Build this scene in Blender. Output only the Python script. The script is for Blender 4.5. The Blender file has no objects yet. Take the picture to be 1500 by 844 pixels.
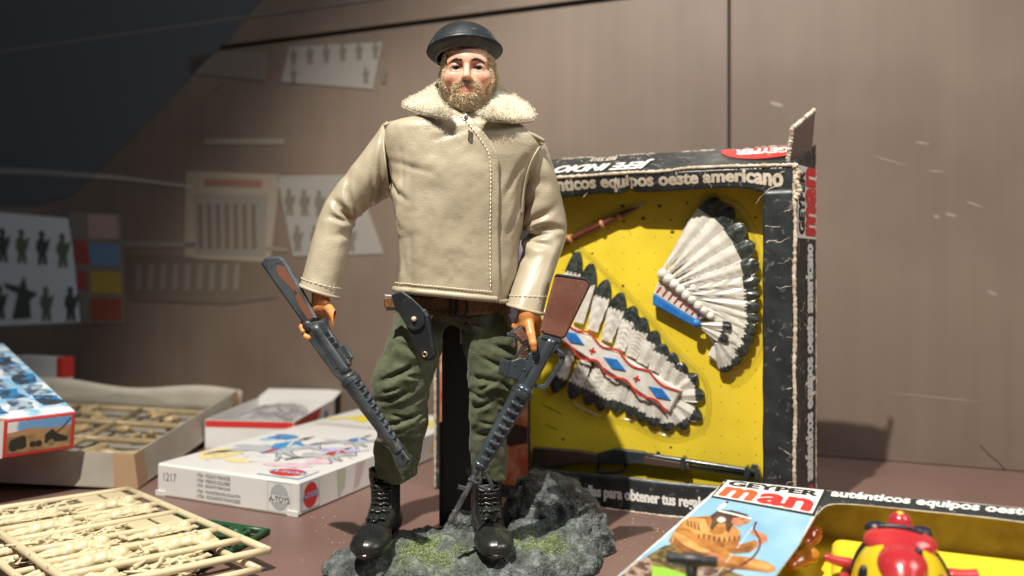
import bpy, bmesh, math, random
import numpy as np
from mathutils import Vector, Matrix
random.seed(7); RNG = np.random.default_rng(7)
CM = 0.01                      # everything is authored in centimetres
F = 1150.0; H = 17.5           # lens in photo pixels, eye height above the table
scene = bpy.context.scene
col = scene.collection

# ---------------------------------------------------------------- camera, world, lamps, exposure
cam_d = bpy.data.cameras.new('camera'); cam = bpy.data.objects.new('camera', cam_d); col.objects.link(cam)
cam.location = (0, 0, H*CM); cam.rotation_euler = (math.radians(90), 0, 0)
cam_d.sensor_width = 36; cam_d.lens = 36*F/1500; cam_d.shift_y = -22/1500
cam_d.clip_start = 0.01; cam_d.clip_end = 50
cam_d.dof.use_dof = True; cam_d.dof.focus_distance = 0.462; cam_d.dof.aperture_fstop = 5.4
scene.camera = cam
w = bpy.data.worlds.new('World'); scene.world = w; w.use_nodes = True
w.node_tree.nodes['Background'].inputs[0].default_value = (0.80, 0.90, 1.0, 1)
w.node_tree.nodes['Background'].inputs[1].default_value = 0.09
scene.view_settings.view_transform = 'Standard'; scene.view_settings.look = 'None'
scene.view_settings.exposure = 0.0; scene.view_settings.gamma = 1.0; scene.view_settings.use_curve_mapping = False

def spot(name, loc, target, power, size, blend, radius, color):
    d = bpy.data.lights.new(name, 'SPOT'); o = bpy.data.objects.new(name, d); col.objects.link(o)
    o.location = Vector(loc)*CM
    o.rotation_euler = (Vector(target)-Vector(loc)).to_track_quat('-Z', 'Y').to_euler()
    d.energy = power; d.spot_size = math.radians(size); d.spot_blend = blend
    d.shadow_soft_size = radius*CM; d.color = color
    return o
# the show-case lamp high in front, a little to the left, and a weak wide one for the case's own bounce
spot('case_spotlight', (-23, -1, 108), (5, 56, 8), 92.0, 66, 0.62, 0.8, (1.0, 0.93, 0.82))
def area(name, loc, target, power, sx, sy, color):
    d = bpy.data.lights.new(name, 'AREA'); o = bpy.data.objects.new(name, d); col.objects.link(o)
    d.shape = 'RECTANGLE'; d.size = sx*CM; d.size_y = sy*CM; d.energy = power; d.color = color
    o.location = Vector(loc)*CM
    o.rotation_euler = (Vector(target)-Vector(loc)).to_track_quat('-Z', 'Y').to_euler()
    return o
area('side_fill_light', (70, 5, 75), (8, 55, 12), 4.2, 40, 40, (1.0, 0.95, 0.88))
area('top_fill_light', (0, 20, 120), (0, 58, 0), 1.6, 60, 30, (0.92, 0.96, 1.0))  # soft ambient fill added from above

# ---------------------------------------------------------------- geometry helpers
def px(x, y, Y):                # photo pixel at depth Y (cm) -> point in the case
    return np.array([(x-750)*Y/F, Y, H+(400-y)*Y/F])
def nrm(v):
    v = np.asarray(v, float); return v/np.linalg.norm(v)
def lerp(a, b, t): return a+(b-a)*t
def smooth(t): t = np.clip(t, 0, 1); return t*t*(3-2*t)

ROOT = {}                      # object -> root location (metres)
def _meta(o, label=None, cat=None, group=None, kind=None):
    if label: o['label'] = label
    if cat: o['category'] = cat
    if group: o['group'] = group
    if kind: o['kind'] = kind
    return o
def thing(name, loc, label, cat, group=None):
    o = bpy.data.objects.new(name, None); col.objects.link(o)
    o.empty_display_size = 0.01; o.location = Vector(loc)*CM; ROOT[o] = np.array(loc, float)*CM
    return _meta(o, label, cat, group)
def make_mesh(name, V, Fc, mats, fm=None, smooth_=True, vcol=None):
    me = bpy.data.meshes.new(name)
    me.from_pydata(np.asarray(V, float).tolist(), [], [tuple(int(i) for i in f) for f in Fc])
    for m in (mats if isinstance(mats, (list, tuple)) else [mats]): me.materials.append(m)
    if fm is not None: me.polygons.foreach_set('material_index', np.asarray(fm, np.int32))
    me.polygons.foreach_set('use_smooth', np.full(len(me.polygons), bool(smooth_)))
    if vcol is not None:
        a = me.attributes.new('Col', 'FLOAT_COLOR', 'POINT')
        c = np.ones((len(V), 4), np.float32); c[:, :3] = vcol; a.data.foreach_set('color', c.ravel())
    me.update(); return me
def obj(name, V, Fc, mats, parent=None, fm=None, smooth_=True, vcol=None, **kw):
    V = np.asarray(V, float)*CM
    base = ROOT[parent] if parent is not None else np.zeros(3)
    o = bpy.data.objects.new(name, make_mesh(name, V-base, Fc, mats, fm, smooth_, vcol)); col.objects.link(o)
    if parent is not None: o.parent = parent
    ROOT[o] = base
    return _meta(o, **kw)

class MB:                       # collects geometry for ONE mesh object
    def __init__(s): s.V = []; s.F = []; s.M = []; s.n = 0
    def add(s, V, Fc, m=0):
        V = np.asarray(V, float).reshape(-1, 3)
        s.V.append(V); s.F += [tuple(int(i)+s.n for i in f) for f in Fc]; s.M += [m]*len(Fc); s.n += len(V); return s
    def build(s, name, mats, parent=None, smooth_=True, **kw):
        return obj(name, np.vstack(s.V), s.F, mats, parent, s.M, smooth_, **kw)

def grid_faces(nu, nv, wrap_u=False, wrap_v=False, flip=False):
    f = []
    for i in range(nu if wrap_u else nu-1):
        for j in range(nv if wrap_v else nv-1):
            a = i*nv+j; b = ((i+1) % nu)*nv+j; c = ((i+1) % nu)*nv+(j+1) % nv; d = i*nv+(j+1) % nv
            f.append((a, d, c, b) if flip else (a, b, c, d))
    return f
def catmull(P, n):
    P = np.asarray(P, float); Q = np.vstack([2*P[0]-P[1], P, 2*P[-1]-P[-2]])
    t = np.linspace(0, len(P)-1-1e-9, n); i = t.astype(int); f = (t-i)[:, None]
    a, b, c, d = Q[i], Q[i+1], Q[i+2], Q[i+3]
    return 0.5*((2*b)+(-a+c)*f+(2*a-5*b+4*c-d)*f*f+(-a+3*b-3*c+d)*f**3)
def tube(path, r, nseg=12, ref=(0, 1, 0), r2=None, caps=True, disp=None):
    path = np.asarray(path, float); n = len(path)
    r = np.broadcast_to(np.asarray(r, float), (n,)); r2 = r if r2 is None else np.broadcast_to(np.asarray(r2, float), (n,))
    T = np.gradient(path, axis=0); T /= np.linalg.norm(T, axis=1)[:, None]+1e-12
    V = []; th = np.linspace(0, 2*np.pi, nseg, endpoint=False); ref = np.asarray(ref, float)
    for k in range(n):
        B = np.cross(T[k], ref)
        if np.linalg.norm(B) < 0.15: B = np.cross(T[k], (1, 0, 0.3))
        B = nrm(B); N = np.cross(B, T[k])
        g = 1.0 if disp is None else disp(k/(n-1), th)
        g = np.broadcast_to(np.asarray(g, float), (nseg,))[:, None]
        V.append(path[k]+g*(B*r[k]*np.cos(th)[:, None]+N*r2[k]*np.sin(th)[:, None]))
    V = np.vstack(V); Fc = grid_faces(n, nseg, wrap_v=True)
    if caps:
        Fc.append(tuple(range(nseg))); Fc.append(tuple(range((n-1)*nseg+nseg-1, (n-1)*nseg-1, -1)))
    return V, Fc
def cbox(c, size, R=None, b=0.05):          # box with chamfered edges
    h = np.asarray(size, float)/2; b = min(b, 0.45*h.min()); bm = bmesh.new()
    bmesh.ops.create_cube(bm, size=2)
    for v in bm.verts: v.co = Vector((v.co.x*h[0], v.co.y*h[1], v.co.z*h[2]))
    if b > 0: bmesh.ops.bevel(bm, geom=list(bm.edges), offset=b, segments=1, affect='EDGES')
    bm.verts.index_update()
    V = np.array([v.co[:] for v in bm.verts]); Fc = [[v.index for v in f.verts] for f in bm.faces]; bm.free()
    if R is not None: V = V @ np.asarray(R, float).T
    return V+np.asarray(c, float), Fc
def sphere(c, r, nu=16, nv=10):
    r = np.broadcast_to(np.asarray(r, float), (3,)); V = []
    for j in range(nv+1):
        ph = np.pi*j/nv
        for i in range(nu):
            th = 2*np.pi*i/nu; V.append((np.sin(ph)*np.cos(th), np.sin(ph)*np.sin(th), np.cos(ph)))
    return np.asarray(V)*r+np.asarray(c, float), grid_faces(nv+1, nu, wrap_v=True, flip=False)
class PL:                       # a flat face: origin, right, up
    def __init__(s, o, U, V): s.o = np.asarray(o, float); s.U = nrm(U); s.V = nrm(V); s.n = nrm(np.cross(s.U, s.V))
    def at(s, u, v, h=0.0): return s.o+np.multiply.outer(np.asarray(u, float), s.U)+np.multiply.outer(np.asarray(v, float), s.V)+np.multiply.outer(np.asarray(h, float), s.n)
    def from_px(s, x, y, h=0.0):
        d = np.array([(x-750)/F, 1, (400-y)/F]); c = np.array([0, 0, H]); o = s.o+h*s.n
        t = np.dot(o-c, s.n)/np.dot(d, s.n); q = c+t*d-s.o
        return float(np.dot(q, s.U)), float(np.dot(q, s.V))
def prism(pl, pts, h0, h1, b=0.0):          # outline on a plane, given real thickness, edges chamfered by b
    pts = np.asarray(pts, float); n = len(pts)
    area2 = np.sum(pts[:, 0]*np.roll(pts[:, 1], -1)-np.roll(pts[:, 0], -1)*pts[:, 1])
    if area2 < 0: pts = pts[::-1]
    rings = []
    if b > 0:
        e = np.roll(pts, -1, 0)-pts; e /= np.linalg.norm(e, axis=1)[:, None]+1e-9
        nn = np.stack([-e[:, 1], e[:, 0]], 1); m = nn+np.roll(nn, 1, 0); m /= np.linalg.norm(m, axis=1)[:, None]+1e-9
        k = 1/np.clip((m*nn).sum(1), 0.5, 1); ins = pts+m*(b*k)[:, None]
        seq = [(ins, h0), (pts, h0+b), (pts, h1-b), (ins, h1)]
    else: seq = [(pts, h0), (pts, h1)]
    V = np.vstack([pl.at(p[:, 0], p[:, 1], np.full(n, h)) for p, h in seq])
    Fc = grid_faces(len(seq), n, wrap_v=True, flip=True)
    Fc.append(tuple(range(n-1, -1, -1))); Fc.append(tuple(range((len(seq)-1)*n, len(seq)*n)))
    return V, Fc
def shell(fn, nu, nv, t, closed=True, edge=0.5):   # a sheet with real thickness; fn(u,v)->points
    u, v = np.meshgrid(np.linspace(0, 1, nu), np.linspace(0, 1, nv), indexing='ij')
    P = fn(u, v); du = np.gradient(P, axis=0); dv = np.gradient(P, axis=1)
    N = np.cross(du, dv); N /= np.linalg.norm(N, axis=2)[..., None]+1e-12
    m = np.minimum(np.minimum(u, 1-u)*nu, np.minimum(v, 1-v)*nv)
    th = t/2*np.clip(edge+(1-edge)*np.sqrt(np.clip(m/4, 0, 1)), 0, 1) if edge < 1 else np.full_like(u, t/2)
    A = (P+N*th[..., None]).reshape(-1, 3); B = (P-N*th[..., None]).reshape(-1, 3); k = nu*nv
    Fc = grid_faces(nu, nv)+[tuple(i+k for i in f) for f in grid_faces(nu, nv, flip=True)]
    ring = [i*nv for i in range(nu)]+[(nu-1)*nv+j for j in range(1, nv)]+[i*nv+nv-1 for i in range(nu-2, -1, -1)]+[j for j in range(nv-2, 0, -1)]
    for a, b in zip(ring, ring[1:]+ring[:1]): Fc.append((b, a, a+k, b+k))
    return np.vstack([A, B]), Fc
# ---- smooth noise
def vnoise(P, seed=0):
    P = np.asarray(P, np.float32); i = np.floor(P).astype(np.int64); f = P-i; f = f*f*(3-2*f); r = 0
    for dx in (0, 1):
        for dy in (0, 1):
            for dz in (0, 1):
                h = (i[..., 0]+dx)*374761393+(i[..., 1]+dy)*668265263+(i[..., 2]+dz)*2147483647+seed*1274126177
                h = (h ^ (h >> 13))*1274126177; h = (h ^ (h >> 16)) & 0xffff
                wgt = (f[..., 0] if dx else 1-f[..., 0])*(f[..., 1] if dy else 1-f[..., 1])*(f[..., 2] if dz else 1-f[..., 2])
                r = r+wgt*(h/65535.0)
    return r*2-1
def fbm(P, o=4, seed=0, gain=0.5):
    P = np.asarray(P, np.float32); r = 0; a = 1.0
    for k in range(o): r = r+a*vnoise(P*(2.03**k)+k*7.3, seed+k); a *= gain
    return r
# ---- signed distance modelling
def s_sph(P, c, r): return np.linalg.norm(P-np.float32(c), axis=-1)-r
def s_ell(P, c, r):
    r = np.asarray(r, np.float32); q = (P-np.float32(c))/r; k0 = np.linalg.norm(q, axis=-1); k1 = np.linalg.norm(q/r, axis=-1)
    return k0*(k0-1)/(k1+1e-6)
def s_cap(P, a, b, ra, rb=None):
    rb = ra if rb is None else rb; a = np.float32(a); b = np.float32(b); ab = b-a
    t = np.clip(((P-a)@ab)/(ab@ab+1e-9), 0, 1); return np.linalg.norm(P-a-t[..., None]*ab, axis=-1)-(ra+(rb-ra)*t)
def s_box(P, c, h, r=0.1, R=None):
    q = P-np.float32(c)
    if R is not None: q = q@np.asarray(R, np.float32)
    q = np.abs(q)-(np.asarray(h, np.float32)-r)
    return np.linalg.norm(np.maximum(q, 0), axis=-1)+np.minimum(q.max(-1), 0)-r
def smin(a, b, k):
    h = np.clip(0.5+0.5*(b-a)/k, 0, 1); return b+(a-b)*h-k*h*(1-h)
def smax(a, b, k): return -smin(-a, -b, k)
def chain(P, pts, rs, k):
    d = None
    for i in range(len(pts)-1):
        e = s_cap(P, pts[i], pts[i+1], rs[i], rs[i+1]); d = e if d is None else smin(d, e, k)
    return d
def nets(f, lo, hi, res):       # naive surface nets
    lo = np.asarray(lo, np.float32); hi = np.asarray(hi, np.float32); n = np.ceil((hi-lo)/res).astype(int)+1
    ax = [lo[i]+np.float32(res)*np.arange(n[i], dtype=np.float32) for i in range(3)]
    d = f(np.stack(np.meshgrid(*ax, indexing='ij'), -1)).astype(np.float32); s = d < 0
    m = n-1; acc = np.zeros(tuple(m)+(3,), np.float32); wt = np.zeros(tuple(m), np.float32)
    sl = lambda o: tuple(slice(o[i], o[i]+m[i]) for i in range(3))
    for a in range(3):
        b, c = [(1, 2), (0, 2), (0, 1)][a]
        for ob in (0, 1):
            for oc in (0, 1):
                o0 = [0, 0, 0]; o0[b] = ob; o0[c] = oc; o1 = list(o0); o1[a] = 1
                A = d[sl(o0)]; B = d[sl(o1)]; cr = (A < 0) != (B < 0); t = np.where(cr, A/np.where(A == B, 1, A-B), 0)
                for q in range(3): acc[..., q] += cr*(t if q == a else o0[q])
                wt += cr
    act = wt > 0; idx = np.full(tuple(m), -1, np.int64); idx[act] = np.arange(act.sum())
    ijk = np.argwhere(act); V = lo+res*(ijk+acc[act]/wt[act][:, None]); Q = []
    for a in range(3):
        b, c = [(1, 2), (2, 0), (0, 1)][a]
        A = np.take(s, range(n[a]-1), axis=a); B = np.take(s, range(1, n[a]), axis=a)
        e = np.argwhere(A != B); e = e[(e[:, b] > 0) & (e[:, c] > 0) & (e[:, b] < m[b]) & (e[:, c] < m[c])]
        if not len(e): continue
        ins = s[e[:, 0], e[:, 1], e[:, 2]]
        def g(db, dc):
            k = e.copy(); k[:, b] -= db; k[:, c] -= dc; return idx[k[:, 0], k[:, 1], k[:, 2]]
        q = np.stack([g(1, 1), g(0, 1), g(0, 0), g(1, 0)], 1); q[~ins] = q[~ins][:, ::-1]; Q.append(q)
    return V.astype(float), np.vstack(Q)
def vnormals(V, Q):
    N = np.zeros_like(V); Q = np.asarray(Q); fn = np.cross(V[Q[:, 2]]-V[Q[:, 0]], V[Q[:, 3]]-V[Q[:, 1]])
    for k in range(4): np.add.at(N, Q[:, k], fn)
    return N/(np.linalg.norm(N, axis=1)[:, None]+1e-12)
def fuzz(V, N, n, length, width, spread=0.7, curl=0.5, wts=None, jit=0.02):   # short fibres standing on a surface
    p = None if wts is None else wts/wts.sum()
    i = RNG.choice(len(V), n, p=p); b = V[i]+RNG.normal(0, jit, (n, 3)); d = N[i]+RNG.normal(0, spread, (n, 3)); d /= np.linalg.norm(d, axis=1)[:, None]
    L = length*RNG.uniform(0.5, 1.2, n)[:, None]; s = np.cross(d, RNG.normal(0, 1, (n, 3))); s /= np.linalg.norm(s, axis=1)[:, None]+1e-9
    d2 = d+curl*RNG.normal(0, 1, (n, 3)); d2 /= np.linalg.norm(d2, axis=1)[:, None]
    m = b+d*L*0.55; t = m+d2*L*0.5; W = np.stack([b-s*width, b+s*width, m+s*width*0.8, m-s*width*0.8, t], 1).reshape(-1, 3)
    k = np.arange(n)*5; Fc = [(a, a+1, a+2, a+3) for a in k]+[(a+3, a+2, a+4) for a in k]
    return W, Fc

# ---------------------------------------------------------------- materials
MATS = {}
def mat(name, c, rough=0.5, spec=0.5, metal=0.0, c2=None, nscale=40, ndetail=4, lo=0.4, hi=0.62, bump=0.0, bscale=300, bdist=0.0004,
        coat=0.0, sss=0.0, attr=False, kind='noise', rvar=0.0, sheen=0.0, dust=0.0):
    m = bpy.data.materials.new(name); m.use_nodes = True; nt = m.node_tree; N = nt.nodes; L = nt.links
    bs = N['Principled BSDF']; bs.inputs['Roughness'].default_value = rough; bs.inputs['Metallic'].default_value = metal
    bs.inputs['Specular IOR Level'].default_value = spec; bs.inputs['Coat Weight'].default_value = coat; bs.inputs['Coat Roughness'].default_value = 0.12
    if sheen: bs.inputs['Sheen Weight'].default_value = sheen
    if sss: bs.inputs['Subsurface Weight'].default_value = sss; bs.inputs['Subsurface Radius'].default_value = (0.004, 0.0015, 0.0008); bs.inputs['Subsurface Scale'].default_value = 0.6
    tc = N.new('ShaderNodeTexCoord')
    def tex(scale, det=4, k='noise'):
        if k == 'voronoi':
            t = N.new('ShaderNodeTexVoronoi'); t.inputs['Scale'].default_value = scale; L.new(tc.outputs['Object'], t.inputs['Vector']); return t.outputs['Distance']
        t = N.new('ShaderNodeTexNoise'); t.inputs['Scale'].default_value = scale; t.inputs['Detail'].default_value = det; L.new(tc.outputs['Object'], t.inputs['Vector']); return t.outputs['Fac']
    src = None
    if attr:
        a = N.new('ShaderNodeAttribute'); a.attribute_name = 'Col'; src = a.outputs['Color']
    if c2 is not None:
        r = N.new('ShaderNodeValToRGB'); r.color_ramp.elements[0].position = lo; r.color_ramp.elements[1].position = hi
        r.color_ramp.elements[0].color = (*c, 1); r.color_ramp.elements[1].color = (*c2, 1); L.new(tex(nscale, ndetail), r.inputs[0])
        if src is not None:
            mx = N.new('ShaderNodeMix'); mx.data_type = 'RGBA'; mx.blend_type = 'MULTIPLY'; mx.inputs[0].default_value = 1
            L.new(src, mx.inputs[6]); L.new(r.outputs[0], mx.inputs[7]); src = mx.outputs[2]
        else: src = r.outputs[0]
    if dust:      # pale specks and smears lying on the surface
        r = N.new('ShaderNodeValToRGB'); r.color_ramp.elements[0].position = 0.60; r.color_ramp.elements[1].position = 0.80
        r.color_ramp.elements[1].color = (dust, dust, dust, 1); L.new(tex(220, 6), r.inputs[0])
        mx = N.new('ShaderNodeMix'); mx.data_type = 'RGBA'; L.new(r.outputs[0], mx.inputs[0]); mx.inputs[7].default_value = (0.62, 0.58, 0.52, 1)
        if src is None: mx.inputs[6].default_value = (*c, 1)
        else: L.new(src, mx.inputs[6])
        src = mx.outputs[2]
    if src is None: bs.inputs['Base Color'].default_value = (*c, 1)
    else: L.new(src, bs.inputs['Base Color'])
    if rvar:
        r = N.new('ShaderNodeMapRange'); r.inputs[3].default_value = rough-rvar; r.inputs[4].default_value = rough+rvar; r.inputs[1].default_value = 0.3; r.inputs[2].default_value = 0.7
        L.new(tex(nscale*1.7, 5), r.inputs[0]); L.new(r.outputs[0], bs.inputs['Roughness'])
    if bump:
        b = N.new('ShaderNodeBump'); b.inputs['Strength'].default_value = bump; b.inputs['Distance'].default_value = bdist
        L.new(tex(bscale, 4, kind), b.inputs['Height']); L.new(b.outputs[0], bs.inputs['Normal'])
    MATS[name] = m; return m
def srgb(r, g, b):
    f = lambda v: ((v/255+0.055)/1.055)**2.4 if v > 10 else v/255/12.92
    return (f(r), f(g), f(b))
M_black_card = mat('black_printed_card', (0.018, 0.022, 0.024), 0.38, c2=(0.03, 0.036, 0.038), nscale=60, bump=0.15, bscale=120, rvar=0.08, dust=0.35)
M_paper = mat('worn_paper_edge', (0.42, 0.34, 0.25), 0.9, c2=(0.62, 0.55, 0.45), nscale=150, bump=0.6, bscale=500)
M_yellow = mat('yellow_card', (0.78, 0.60, 0.035), 0.42, c2=(0.70, 0.53, 0.03), nscale=25, rvar=0.08)
M_kraft = mat('yellowed_card_inside', (0.52, 0.40, 0.15), 0.8, c2=(0.40, 0.29, 0.10), nscale=80, bump=0.2)
M_white = mat('white_card', (0.74, 0.73, 0.70), 0.4, c2=(0.66, 0.65, 0.62), nscale=30)
M_red = mat('red_print', (0.58, 0.035, 0.03), 0.4)
M_orange_red = mat('orange_red_print', (0.72, 0.10, 0.03), 0.4)
M_ink = mat('black_ink', (0.015, 0.015, 0.016), 0.45)
M_cream_ink = mat('cream_lettering', (0.62, 0.55, 0.45), 0.5, c2=(0.5, 0.43, 0.34), nscale=90)
M_white_ink = mat('white_lettering', (0.78, 0.77, 0.74), 0.45)
M_grey_ink = mat('grey_lettering', (0.16, 0.16, 0.17), 0.5)
M_pale_ink = mat('pale_grey_print', (0.40, 0.42, 0.44), 0.5)
M_blue = mat('blue_paint', (0.02, 0.13, 0.42), 0.3, c2=(0.03, 0.18, 0.5), nscale=200)
M_lblue = mat('light_blue_print', (0.22, 0.48, 0.72), 0.4, c2=(0.36, 0.60, 0.78), nscale=60)
M_midblue = mat('mid_blue_print', (0.03, 0.22, 0.52), 0.4, c2=(0.06, 0.33, 0.62), nscale=200)
M_redpaint = mat('red_paint', (0.55, 0.035, 0.03), 0.3)
M_yel_ink = mat('yellow_print', (0.80, 0.64, 0.03), 0.4)
def plain(name, r, g, b, rough=0.5): return MATS.get(name) or mat(name, srgb(r, g, b), rough)

# ---------------------------------------------------------------- lettering and flat print
def text(name, body, pl, u, v, wd, ht, m, parent, h=0.02, bold=0.02, shear=0.0, fat=0.0, asp=None, **kw):
    cu = bpy.data.curves.new('t', 'FONT'); cu.body = body; cu.size = 1; cu.offset = bold; cu.shear = shear; cu.fill_mode = 'FRONT'; cu.resolution_u = 3
    ob = bpy.data.objects.new('t', cu); me = bpy.data.meshes.new_from_object(ob)
    V = np.array([v_.co[:] for v_ in me.vertices]); Fc = [list(p.vertices) for p in me.polygons]
    bpy.data.objects.remove(ob); bpy.data.curves.remove(cu); bpy.data.meshes.remove(me)
    lo = V.min(0); sz = np.maximum(V.max(0)-lo, 1e-6); q = (V-lo)/sz
    if fat:                     # heavier strokes: the same letters set a hair apart
        n_ = len(q); q = np.vstack([q+np.array([dx*fat*(asp or ht/wd), dy*fat, 0]) for dx, dy in ((-1, 0), (1, 0), (0, 0.7), (0, -0.7), (0, 0))]); hh = h+np.repeat(np.arange(5)*0.0012, n_)
        Fc = [[i+k*n_ for i in f] for k in range(5) for f in Fc]
    else: hh = np.full(len(q), h)
    W = pl.at(u+q[:, 0]*wd, v+q[:, 1]*ht, hh)
    return obj(name, W, Fc, m, parent, smooth_=False, **kw)
def art(name, pl, items, parent, h=0.02, step=0.006, **kw):   # one flat print of several coloured shapes
    mb = MB(); ms = []
    for k, (m, pts) in enumerate(items):
        if m not in ms: ms.append(m)
        pts = np.asarray(pts, float); 
        a2 = np.sum(pts[:, 0]*np.roll(pts[:, 1], -1)-np.roll(pts[:, 0], -1)*pts[:, 1])
        if a2 < 0: pts = pts[::-1]
        mb.add(pl.at(pts[:, 0], pts[:, 1], np.full(len(pts), h+k*step/max(1, len(items))*4)), [tuple(range(len(pts)))], ms.index(m))
    return mb.build(name, ms, parent, smooth_=False, **kw)
def disc(cx, cy, rx, ry, n=28): t = np.linspace(0, 2*np.pi, n, endpoint=False); return np.stack([cx+rx*np.cos(t), cy+ry*np.sin(t)], 1)
def rect(x0, y0, x1, y1): return np.array([(x0, y0), (x1, y0), (x1, y1), (x0, y1)])
def stroke(pts, wd, jit=0.0):
    pts = np.asarray(pts, float); T = np.gradient(pts, axis=0); T /= np.linalg.norm(T, axis=1)[:, None]+1e-9; Nn = np.stack([-T[:, 1], T[:, 0]], 1)
    ww = np.broadcast_to(np.asarray(wd, float), (len(pts),))*(1+jit*RNG.uniform(-1, 1, len(pts)))
    return np.vstack([pts+Nn*ww[:, None]/2, (pts-Nn*ww[:, None]/2)[::-1]])
def dup(o, parent=None):
    c = o.copy(); col.objects.link(c)
    if parent is not None: c.parent = parent
    ROOT[c] = ROOT.get(o, np.zeros(3)); return c
# ================================================================ the setting: case floor and back wall
M_table = mat('painted_case_floor', (0.165, 0.098, 0.082), 0.42, c2=(0.20, 0.122, 0.104), nscale=6, rvar=0.10, bump=0.08, bscale=40)
tb = cbox((-40, 60, -1.5), (620, 340, 3), b=0.1)
table = obj('table', *tb, M_table, smooth_=False, kind='structure')
M_wall = mat('brown_laminate_wall', (0.130, 0.093, 0.071), 0.55, c2=(0.178, 0.131, 0.100), nscale=4.0, rvar=0.06, coat=0.22)
nt = M_wall.node_tree           # faint brushed vertical and horizontal wear in the laminate
tc = nt.nodes.new('ShaderNodeTexCoord'); mp = nt.nodes.new('ShaderNodeMapping'); mp.inputs['Scale'].default_value = (60, 60, 2.0)
nz = nt.nodes.new('ShaderNodeTexNoise'); nz.inputs['Scale'].default_value = 1.0; nz.inputs['Detail'].default_value = 4
nt.links.new(tc.outputs['Object'], mp.inputs[0]); nt.links.new(mp.outputs[0], nz.inputs['Vector'])
mr = nt.nodes.new('ShaderNodeMapRange'); mr.inputs[1].default_value = 0.35; mr.inputs[2].default_value = 0.7; mr.inputs[3].default_value = 0.95; mr.inputs[4].default_value = 1.04
mm = nt.nodes.new('ShaderNodeMix'); mm.data_type = 'RGBA'; mm.blend_type = 'MULTIPLY'; mm.inputs[0].default_value = 1
bs = nt.nodes['Principled BSDF']; old = bs.inputs['Base Color'].links[0].from_socket
nt.links.new(nz.outputs['Fac'], mr.inputs[0]); nt.links.new(old, mm.inputs[6]); nt.links.new(mr.outputs[0], mm.inputs[7]); nt.links.new(mm.outputs[2], bs.inputs['Base Color'])
M_groove = mat('dark_joint', (0.02, 0.016, 0.013), 0.8)
# wall plane: origin where it meets the floor on the right, U to the right
WO = np.array([37.5, 71.9, 0.0]); WU = nrm((3050, -1150, 0))
WP = PL(WO, WU, (0, 0, 1))      # normal faces the camera
wall = obj('wall', *(lambda c: c)(prism(WP, rect(-330, 0, 110, 130), -3.0, -0.5)), M_groove, smooth_=False, kind='structure')
useam = WP.from_px(1068, 150)[0]
zt = 46.2
for (u0, u1, z0, z1) in ((-329, useam-0.12, 0.02, zt-0.28), (useam+0.12, 109, 0.02, zt-0.28), (-329, useam-0.12, zt+0.28, 129), (useam+0.12, 109, zt+0.28, 129)):
    if z0 > 1 and u0 < 0: pass
    obj('wall_panel', *prism(WP, rect(u0, z0, u1, z1), -0.5, 0.0, 0.08), M_wall, wall, smooth_=False)
# the pale edge strip over the joint in the upper left
M_strip = mat('grey_edge_strip', (0.17, 0.16, 0.15), 0.35)
for (z0, wd, u0, u1) in ((49.5, 0.28, -150, useam-20),):
    obj('edge_strip', *prism(WP, rect(u0, z0, u1, z0+wd), 0.0, 0.15, 0.04), M_strip, wall, smooth_=False)
# scratches in the wall laminate
mb = MB()
for (x0, y0, x1, y1) in ((1435, 652, 1498, 712), (1086, 232, 1130, 244), (310, 135, 330, 122)):
    a = WP.from_px(x0, y0); b = WP.from_px(x1, y1)
    p = np.array([lerp(np.array(a), np.array(b), t) for t in np.linspace(0, 1, 8)])+RNG.normal(0, 0.03, (8, 2))
    mb.add(WP.at(*stroke(p, 0.09).T, np.full(16, 0.01)), [tuple(range(16))])
mb.build('scratch', M_groove, wall, smooth_=False, kind='stuff')
mb = MB()  # lamp glints and reflections in the wall, painted on as pale strokes
for (x0, y0, x1, y1, wd) in ((1128, 150, 1148, 156, 0.35), (1368, 316, 1376, 319, 0.3), (1384, 313, 1402, 317, 0.28), (1340, 208, 1362, 211, 0.16), (1278, 228, 1330, 243, 0.10), (1415, 295, 1440, 304, 0.16), (1446, 426, 1462, 433, 0.3), (1360, 250, 1384, 252, 0.12), (660, 16, 700, 8, 0.08), (1300, 575, 1450, 590, 0.12), (1240, 692, 1490, 716, 0.10)):
    a = WP.from_px(x0, y0); b = WP.from_px(x1, y1); p = np.linspace(a, b, 7); mb.add(WP.at(*stroke(p, wd*np.array([0.2, 0.7, 1, 1, 0.9, 0.6, 0.15])).T, np.full(14, 0.012)), [tuple(range(14))])
mb.build('pale_glint', mat('pale_glint_paint', (0.26, 0.215, 0.18), 0.5), wall, smooth_=False, kind='stuff')

# ---- reflections in the wall, modelled as flat coloured cards, out of focus
def mirrored(name, r, g, b): return mat(name, srgb(r, g, b), 0.6)
def reflection_card(px4, base_m, label, prints, group='reflections modelled as cards on the brown wall'):  # one reflected sheet, built as a thin solid with its print
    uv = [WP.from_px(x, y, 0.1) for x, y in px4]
    c = np.mean(uv, 0); t = thing('wall_reflection', WP.at(c[0], min(p[1] for p in uv), 0), label, 'reflection', group)
    obj('reflected_sheet', *prism(WP, uv, 0.02, 0.12, 0.0), base_m, t, smooth_=False)
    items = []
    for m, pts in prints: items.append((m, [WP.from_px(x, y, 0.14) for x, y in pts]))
    if items: art('print', WP, items, t, h=0.14, step=0.01, kind='stuff')  # coloured shapes for the print seen in the reflection
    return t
def soldier_px(x, y, s):        # little standing silhouette in photo pixels
    return [(x+a*s, y-b*s) for a, b in ((-7, 0), (-1, 0), (0, 14), (2, 0), (8, 0), (6, 18), (9, 24), (12, 40), (9, 40), (6, 36), (2, 39), (4, 45), (2, 52), (-3, 53), (-6, 49), (-4, 42), (-9, 36), (-10, 24), (-6, 18))]
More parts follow.
